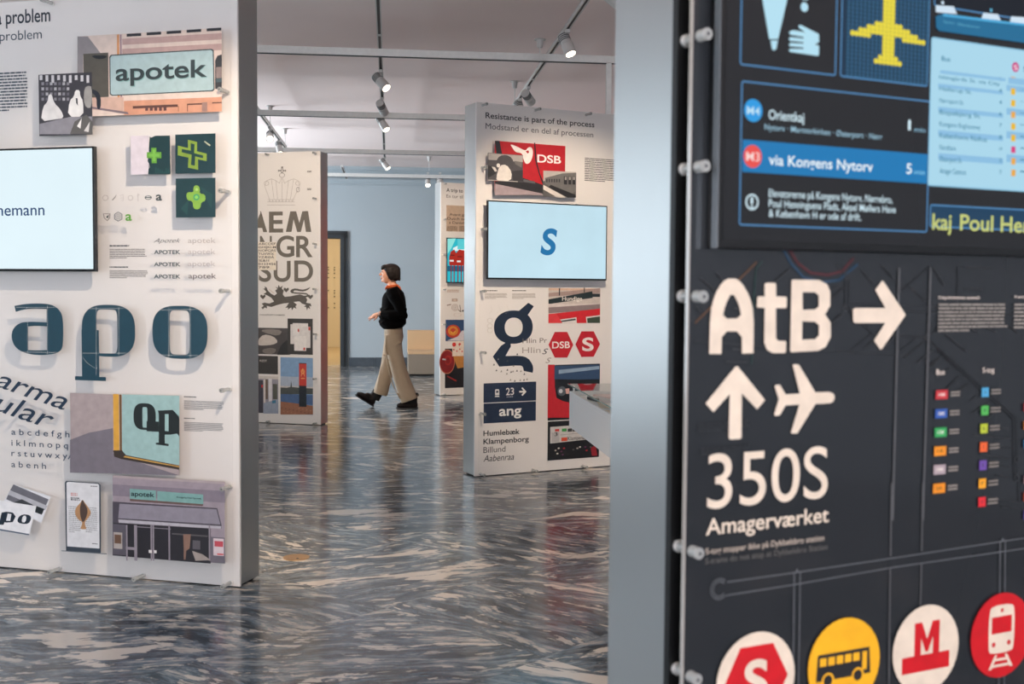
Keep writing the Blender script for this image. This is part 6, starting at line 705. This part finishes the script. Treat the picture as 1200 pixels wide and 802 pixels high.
# ------------------------------------------------------------------ bench
bn = empty('bench', 'beige upholstered bench with a backrest at the far wall', 'bench', RM @ Matrix.Translation((.285, 17.5, 0)))
M_FAB = mat('grey beige wool', '867b6e', .9, var=.1, scale=120, bump=.3); M_FAB2 = mat('pale beige wool', 'c8a680', .9, var=.08, scale=120, bump=.3)
mb = MB(); mb.box(.02, .02, 0, 1.78, .85, .03, M_BLACK); mb.build('plinth', bn)
mb = MB(); mb.box(0, 0, .03, 1.8, .9, .345, M_FAB, bev=.01); mb.build('base', bn)
mb = MB(); mb.box(-.003, -.003, .345, 1.803, .72, .39, M_FAB2, bev=.012); mb.build('seat', bn)
mb = MB(); mb.box(0, .70, .345, 1.8, .93, .70, M_FAB2, bev=.012); mb.build('backrest', bn)
# ------------------------------------------------------------------ brass floor cover
bc = empty('floor_socket_cover', 'round brass cover set in the marble floor', 'floor cover', Matrix.Translation((-1.11, 5.65, 0)))
M_BR = mat('aged brass', (.50, .29, .12, 1), .35, .75, var=.2, scale=30)
mb = MB(); mb.cyl((0, 0, -.002), (0, 0, .003), .068, M_BR, seg=40); mb.build('brass_disc', bc, smooth=True)
mb = MB(); mb.cyl((.012, -.03, .003), (.012, -.03, .0045), .007, M_SLAT, seg=12); mb.build('keyhole', bc)
# ------------------------------------------------------------------ the walking person (local x = forward, y = her left, z = up)
pe = empty('person', 'person with dark bobbed hair walking left in black sweater and beige wide trousers', 'person', Matrix.Translation((-1.3835, 12.85, 0)) @ Matrix.Rotation(math.pi, 4, 'Z'))
M_SKIN = mat('skin', 'c98f72', .55, var=.05); M_SWEAT = mat('black knit', '040405', 1., var=.2, scale=60, spec=.1); M_TROU = mat('beige twill', 'a3917c', .85, var=.07, scale=25)
M_HAIR = mat('dark brown hair', '120a08', .6, spec=.2, var=.4, scale=40, stretch=(3, 3, .6)); M_BOOT = mat('dark brown leather', '170d0b', .6, spec=.25, var=.2); M_ORG = mat('rust orange cloth', 'b4501e', .8, var=.1); M_SOLE = mat('boot sole', '0c0a0a', .7)
def fuse(mb, name, parent, vox, sm=6, label=None):
    o = mb.build(name, parent, smooth=2, label=label); o.data.materials.clear(); o.data.materials.append(mb.mats[0])
    m = o.modifiers.new('remesh', 'REMESH'); m.mode = 'VOXEL'; m.voxel_size = vox; m.use_smooth_shade = True
    s = o.modifiers.new('smooth', 'SMOOTH'); s.factor = .5; s.iterations = sm; return o
def hand(mb, w, d, n, curl, k=1., m=None):
    """wrist point, hand direction, back-of-hand normal; five separate bent fingers"""
    w = Vector(w); d = Vector(d).normalized(); n = Vector(n); n = (n - d*n.dot(d)).normalized(); sd = d.cross(n).normalized()*k
    mb.tube([w - d*.03, w, w + d*.03, w + d*.065, w + d*.088], [(.026, .019), (.027, .018), (.036, .017), (.041, .015), (.036, .011)], m, flat=n)
    for i, L in enumerate((.070, .079, .074, .058)):
        b = w + d*.078 + sd*(.030 - .0195*i); P = [b]; dd = d.copy() + sd*(.10-.06*i); dd.normalize()
        for q, f in enumerate((.48, .30, .22)):
            a = curl[i]*(.5 + .5*q); dd = (dd*math.cos(a) - n*math.sin(a)).normalized(); P.append(P[-1] + dd*L*f)
        mb.tube(P, [.0092, .0088, .0078, .006], m, seg=10, flat=sd)
    t = w + d*.022 + sd*.026; e = (d*.55 + sd*.8 - n*.25).normalized()
    mb.tube([t - sd*.015, t + e*.034, t + e*.034 + (d*.9 + sd*.25 - n*.3).normalized()*.028, t + e*.034 + (d*.95 - n*.4).normalized()*.05], [.014, .0115, .0098, .007], m, seg=10, flat=n)
mb = MB(); q = M_SKIN
for (z, c, rf, rs) in (): pass
HR = [(1.462, .112, .018, .018), (1.470, .105, .036, .034), (1.488, .090, .054, .050), (1.510, .074, .070, .060), (1.535, .062, .080, .067), (1.560, .054, .086, .071), (1.590, .050, .091, .074), (1.620, .046, .090, .072), (1.645, .042, .078, .062), (1.662, .040, .055, .046), (1.672, .038, .025, .022)]
mb.tube([(c, 0, z) for z, c, a, b in HR], [(a, b) for z, c, a, b in HR], q, seg=24, flat=(0, 1, 0))
mb.tube([(.138, 0, 1.582), (.150, 0, 1.565), (.162, 0, 1.548), (.150, 0, 1.538)], [.008, .010, .012, .010], q, seg=12)          # nose
mb.sph((.142, 0, 1.516), (.012, .020, .006), q); mb.sph((.141, 0, 1.505), (.011, .018, .006), q); mb.sph((.128, 0, 1.478), (.018, .020, .015), q)
mb.sph((.134, 0, 1.590), (.010, .045, .008), q)                                                                          # brow
for s in (-1, 1):
    mb.sph((.035, .074*s, 1.552), (.016, .007, .028), q); mb.sph((.112, .040*s, 1.535), (.018, .014, .014), q)
mb.tube([(.045, 0, 1.53), (.030, 0, 1.47), (.012, 0, 1.42), (.0, 0, 1.37)], [(.052, .048), (.050, .050), (.056, .060), (.07, .10)], q, seg=20)   # neck
mb.tube([(0, 0, 1.385), (.0, 0, 1.34), (.005, 0, 1.22), (.0, 0, 1.08), (-.005, 0, .96), (0, 0, .86)], [(.06, .10), (.085, .165), (.10, .15), (.085, .125), (.085, .13), (.075, .12)], q, seg=24)
ARMS = {1: [(.0, .165, 1.345), (-.075, .215, 1.22), (-.125, .235, 1.09), (.01, .20, 1.088), (.135, .135, 1.100)], -1: [(.01, -.165, 1.345), (-.03, -.215, 1.22), (-.06, -.235, 1.09), (.05, -.16, 1.085), (.150, -.055, 1.085)]}
for s in (1, -1): mb.tube(ARMS[s], [.052, .043, .038, .034, .025], q, seg=16)
hand(mb, (.150, .125, 1.100), (.90, -.12, -.34), (.25, .55, .8), (.25, .55, .8, .95), -1, q)
hand(mb, (.165, -.045, 1.082), (.88, .25, -.10), (-.05, -.25, 1.), (.35, .5, .6, .7), 1, q)
LEGN = [(.0, .085, .90), (-.03, .09, .70), (-.065, .09, .50), (-.14, .09, .30), (-.225, .09, .10)]; LEGF = [(.0, -.085, .90), (.05, -.09, .70), (.085, -.09, .50), (.15, -.09, .30), (.215, -.09, .115)]
for P in (LEGN, LEGF): mb.tube(P, [.070, .068, .052, .048, .036], q, seg=18)
mb.tube([(-.225, .09, .11), (-.22, .092, .06), (-.10, .092, .035)], [.034, .028, .022], q, seg=12); mb.tube([(.215, -.09, .13), (.245, -.092, .075), (.36, -.092, .115)], [.034, .026, .020], q, seg=12)
body = fuse(mb, 'body', pe, .0065, 4)
for s in (-1, 1):
    mb = MB(); mb.sph((.1275, .030*s, 1.567), (.010, .013, .009), mat('eye', 'e8e0d8', .2)); mb.sph((.1345, .031*s, 1.567), (.0045, .006, .006), mat('iris', '2a1c14', .2)); mb.build('eye', pe, smooth=True)
    mb = MB(); mb.tube([(.134, .014*s, 1.585), (.136, .030*s, 1.590), (.122, .048*s, 1.584)], [.0035, .004, .002], M_HAIR, seg=8, flat=(0, 0, 1)); mb.build('eyebrow', pe, smooth=True)
mb = MB(); mb.sph((.1445, 0, 1.5135), (.0105, .019, .0042), mat('lips', 'a65a4c', .4)); mb.sph((.1435, 0, 1.506), (.0105, .017, .0045), mat('lips', 'a65a4c', .4)); mb.build('lips', pe, smooth=True)
# hair: chin-length bob with a fringe
mb = MB(); q = M_HAIR
mb.sph((.028, 0, 1.612), (.105, .087, .070), q, 24); mb.sph((.0, 0, 1.572), (.076, .086, .088), q, 24); mb.sph((-.020, 0, 1.525), (.050, .074, .050), q, 20)
for s in (-1, 1): mb.tube([(.05, .070*s, 1.63), (.040, .082*s, 1.58), (.022, .080*s, 1.53), (.005, .070*s, 1.492)], [(.050, .020), (.042, .018), (.036, .018), (.026, .014)], q, seg=14)
mb.sph((.095, 0, 1.640), (.052, .070, .030), q, 20); mb.sph((.128, .02, 1.622), (.018, .042, .020), q, 16); mb.tube([(-.055, 0, 1.54), (-.066, 0, 1.50), (-.068, 0, 1.478)], [(.02, .05), (.016, .055), (.006, .04)], q, seg=14)
fuse(mb, 'hair', pe, .006, 3)
mb = MB()
for i in range(26):
    a = math.pi*(.28 + 1.44*i/25); x = .005+.078*math.cos(a); y = .084*math.sin(a)
    mb.tube([(.03+.5*(x-.03), .5*y, 1.668), (x*.98, y*.98, 1.62), (x, y*1.02, 1.56), (x*.98-.004, y, 1.500)], [.006, .007, .007, .003], q, seg=6)
mb.build('hair_strands', pe, smooth=True, kind='stuff')
# sweater
mb = MB(); q = M_SWEAT
T = [(.0, .915, .088, .150), (.0, .935, .120, .175), (.008, .975, .156, .20), (.006, 1.03, .154, .20), (-.002, 1.10, .146, .188), (-.004, 1.20, .142, .185), (-.002, 1.28, .134, .190), (-.002, 1.335, .116, .188), (.006, 1.372, .082, .140), (.014, 1.402, .066, .088)]
mb.tube([(c, 0, z) for c, z, a, b in T], [(a, b) for c, z, a, b in T], q, seg=28)
for s in (1, -1):
    A = [Vector(p) for p in ARMS[s]]; mb.tube([A[0]+Vector((0, -.02*s, .005)), (A[0]+A[1])/2 + Vector((0, .008*s, 0)), A[1], A[2]+Vector((-.005, 0, 0)), (A[2]+A[3])/2, A[3], A[4]-(A[4]-A[3])*.12], [.075, .070, .064, .062, .060, .056, .040], q, seg=18)
    mb.sph(A[2] + Vector((-.028, 0, -.01)), (.036, .045, .045), q); mb.sph(A[2]+Vector((-.030, 0, .06)), (.025, .04, .03), q)
mb.sph((.07, .02, .985), (.09, .16, .05), q); mb.sph((-.07, .03, .99), (.075, .15, .05), q); mb.sph((.06, 0, 1.22), (.075, .13, .085), q)
for z, r in ((1.0, .145), (1.055, .138), (1.14, .128)): mb.tube([(.02+r*math.cos(a/10), (.19)*math.sin(a/10), z+.012*math.sin(a*.7)) for a in range(-14, 15)], [.012]*29, q, seg=8, flat=(0, 0, 1))
fuse(mb, 'sweater', pe, .008, 3)
mb = MB(); mb.tube([(.0, 0, .905), (.0, 0, .925)], [(.100, .155), (.108, .162)], q, seg=30); mb.build('sweater_hem', pe, smooth=True)
# collar
mb = MB(); q = M_ORG
mb.tube([(.060*math.cos(a)+.018, .064*math.sin(a), 1.412+.026*(-math.cos(a))*.4) for a in [math.radians(20+i*16) for i in range(21)]], [(.014, .018)]*21, q, seg=10, flat=(0, 0, 1))
mb.tube([(.062, .045, 1.425), (.085, .050, 1.395), (.090, .030, 1.372)], [(.012, .02), (.010, .022), (.004, .01)], q, seg=10); mb.tube([(-.045, .03, 1.43), (-.075, .04, 1.405), (-.092, .045, 1.375)], [(.010, .02), (.010, .02), (.004, .012)], q, seg=10)
mb.build('collar', pe, smooth=True, label='rust orange collar')
# trousers
mb = MB(); q = M_TROU
mb.tube([(.0, 0, .955), (.0, 0, .90), (-.005, 0, .83), (-.002, 0, .77)], [(.102, .150), (.108, .168), (.112, .178), (.100, .165)], q, seg=26)
mb.tube([(-.004, .085, .86), (-.012, .09, .74), (-.030, .092, .62), (-.060, .094, .50), (-.100, .095, .36), (-.150, .095, .22), (-.188, .096, .125), (-.200, .096, .092)], [(.105, .090), (.098, .088), (.092, .085), (.090, .084), (.094, .088), (.100, .094), (.104, .098), (.104, .098)], q, seg=22)
mb.tube([(.0, -.085, .86), (.035, -.09, .74), (.060, -.092, .62), (.078, -.092, .50), (.105, -.094, .36), (.140, -.095, .24), (.158, -.095, .17), (.166, -.095, .145)], [(.100, .090), (.090, .086), (.080, .080), (.078, .078), (.082, .082), (.086, .086), (.088, .088), (.088, .088)], q, seg=22)
for P, r in (([(.07, .15, .86), (.075, .16, .70), (.045, .155, .50), (.0, .15, .30), (-.09, .16, .11)], .010), ([(-.08, .13, .80), (-.10, .14, .77), (-.06, .17, .75)], .012), ([(.02, .175, .74), (-.05, .175, .72)], .010), ([(.13, -.02, .62), (.09, -.01, .60), (.05, -.02, .56)], .012), ([(.15, -.05, .50), (.17, -.03, .35), (.2, -.02, .2)], .009), ([(-.12, .16, .48), (-.16, .165, .34), (-.22, .16, .2)], .010)):
    mb.tube(P, [r*.5] + [r]*(len(P)-2) + [r*.5], q, seg=8)
fuse(mb, 'trousers', pe, .0085, 3)
# boots
for P in ([(.165, -.092, .20), (.205, -.092, .13), (.225, -.092, .08)], [(-.20, .092, .16), (-.225, .092, .10), (-.235, .092, .06)]):
    mb = MB(); mb.tube(P, [.052, .054, .050], mat('black sock', '0b0b0d', .9), seg=16); mb.build('sock', pe, smooth=True)
def boot(M, lab):
    r = MB(); P = [(-.045, 0, .045), (.0, 0, .045), (.07, 0, .044), (.13, 0, .037), (.17, 0, .030), (.185, 0, .026)]
    r.tube(P, [(.030, .030), (.042, .036), (.040, .040), (.034, .043), (.026, .036), (.012, .020)], M_BOOT, seg=18)
    r.tube([(.0, 0, .05), (-.002, 0, .09), (-.006, 0, .14), (-.006, 0, .18)], [(.052, .042), (.050, .040), (.053, .042), (.056, .046)], M_BOOT, seg=18); r.sph((.05, 0, .075), (.05, .036, .035), M_BOOT); r.sph((-.035, 0, .04), (.025, .034, .038), M_BOOT)
    r.v = [tuple(M @ Vector(v)) for v in r.v]; b = fuse(r, 'boot', pe, .005, 3)
    r = MB(); out = [(-.062, -.02), (-.066, 0), (-.062, .02), (-.04, .036), (.0, .036), (.04, .036), (.10, .046), (.15, .045), (.182, .028), (.194, 0), (.182, -.028), (.15, -.043), (.10, -.043), (.04, -.034), (.0, -.034), (-.04, -.036)]
    k = len(out); r.v = [(x, y, 0) for x, y in out] + [(x, y, .012) for x, y in out]; r.f = [tuple(range(k))[::-1], tuple(range(k, 2*k))] + [(i, (i+1) % k, k+(i+1) % k, k+i) for i in range(k)]; r.m = [0]*len(r.f); r.mats = [M_SOLE]
    r.box(-.062, -.032, -.0, .0, .032, .018, M_SOLE); r.v = [tuple(M @ Vector(v)) for v in r.v]; r.build('sole', b)
    r = MB(); r.tube([(-.056, 0, .14), (-.070, 0, .155), (-.062, 0, .175)], [.004, .004, .004], M_BOOT, seg=6); r.v = [tuple(M @ Vector(v)) for v in r.v]; r.build('pull_loop', b)
boot(Matrix.Translation((-.235, .092, .0)), None)
boot(Matrix.Translation((.262, -.092, .009)) @ Matrix.Rotation(math.radians(-32), 4, 'Y') @ Matrix.Translation((.045, 0, .0)), None)
mb = MB(); mb.tube([(.150+.030*math.cos(a)*.35, .127+.030*math.cos(a), 1.099+.024*math.sin(a)) for a in [math.radians(i*20) for i in range(19)]], [.0035]*19, M_LAMP, seg=6); mb.build('bracelet', pe, smooth=True, label='pale bracelet')
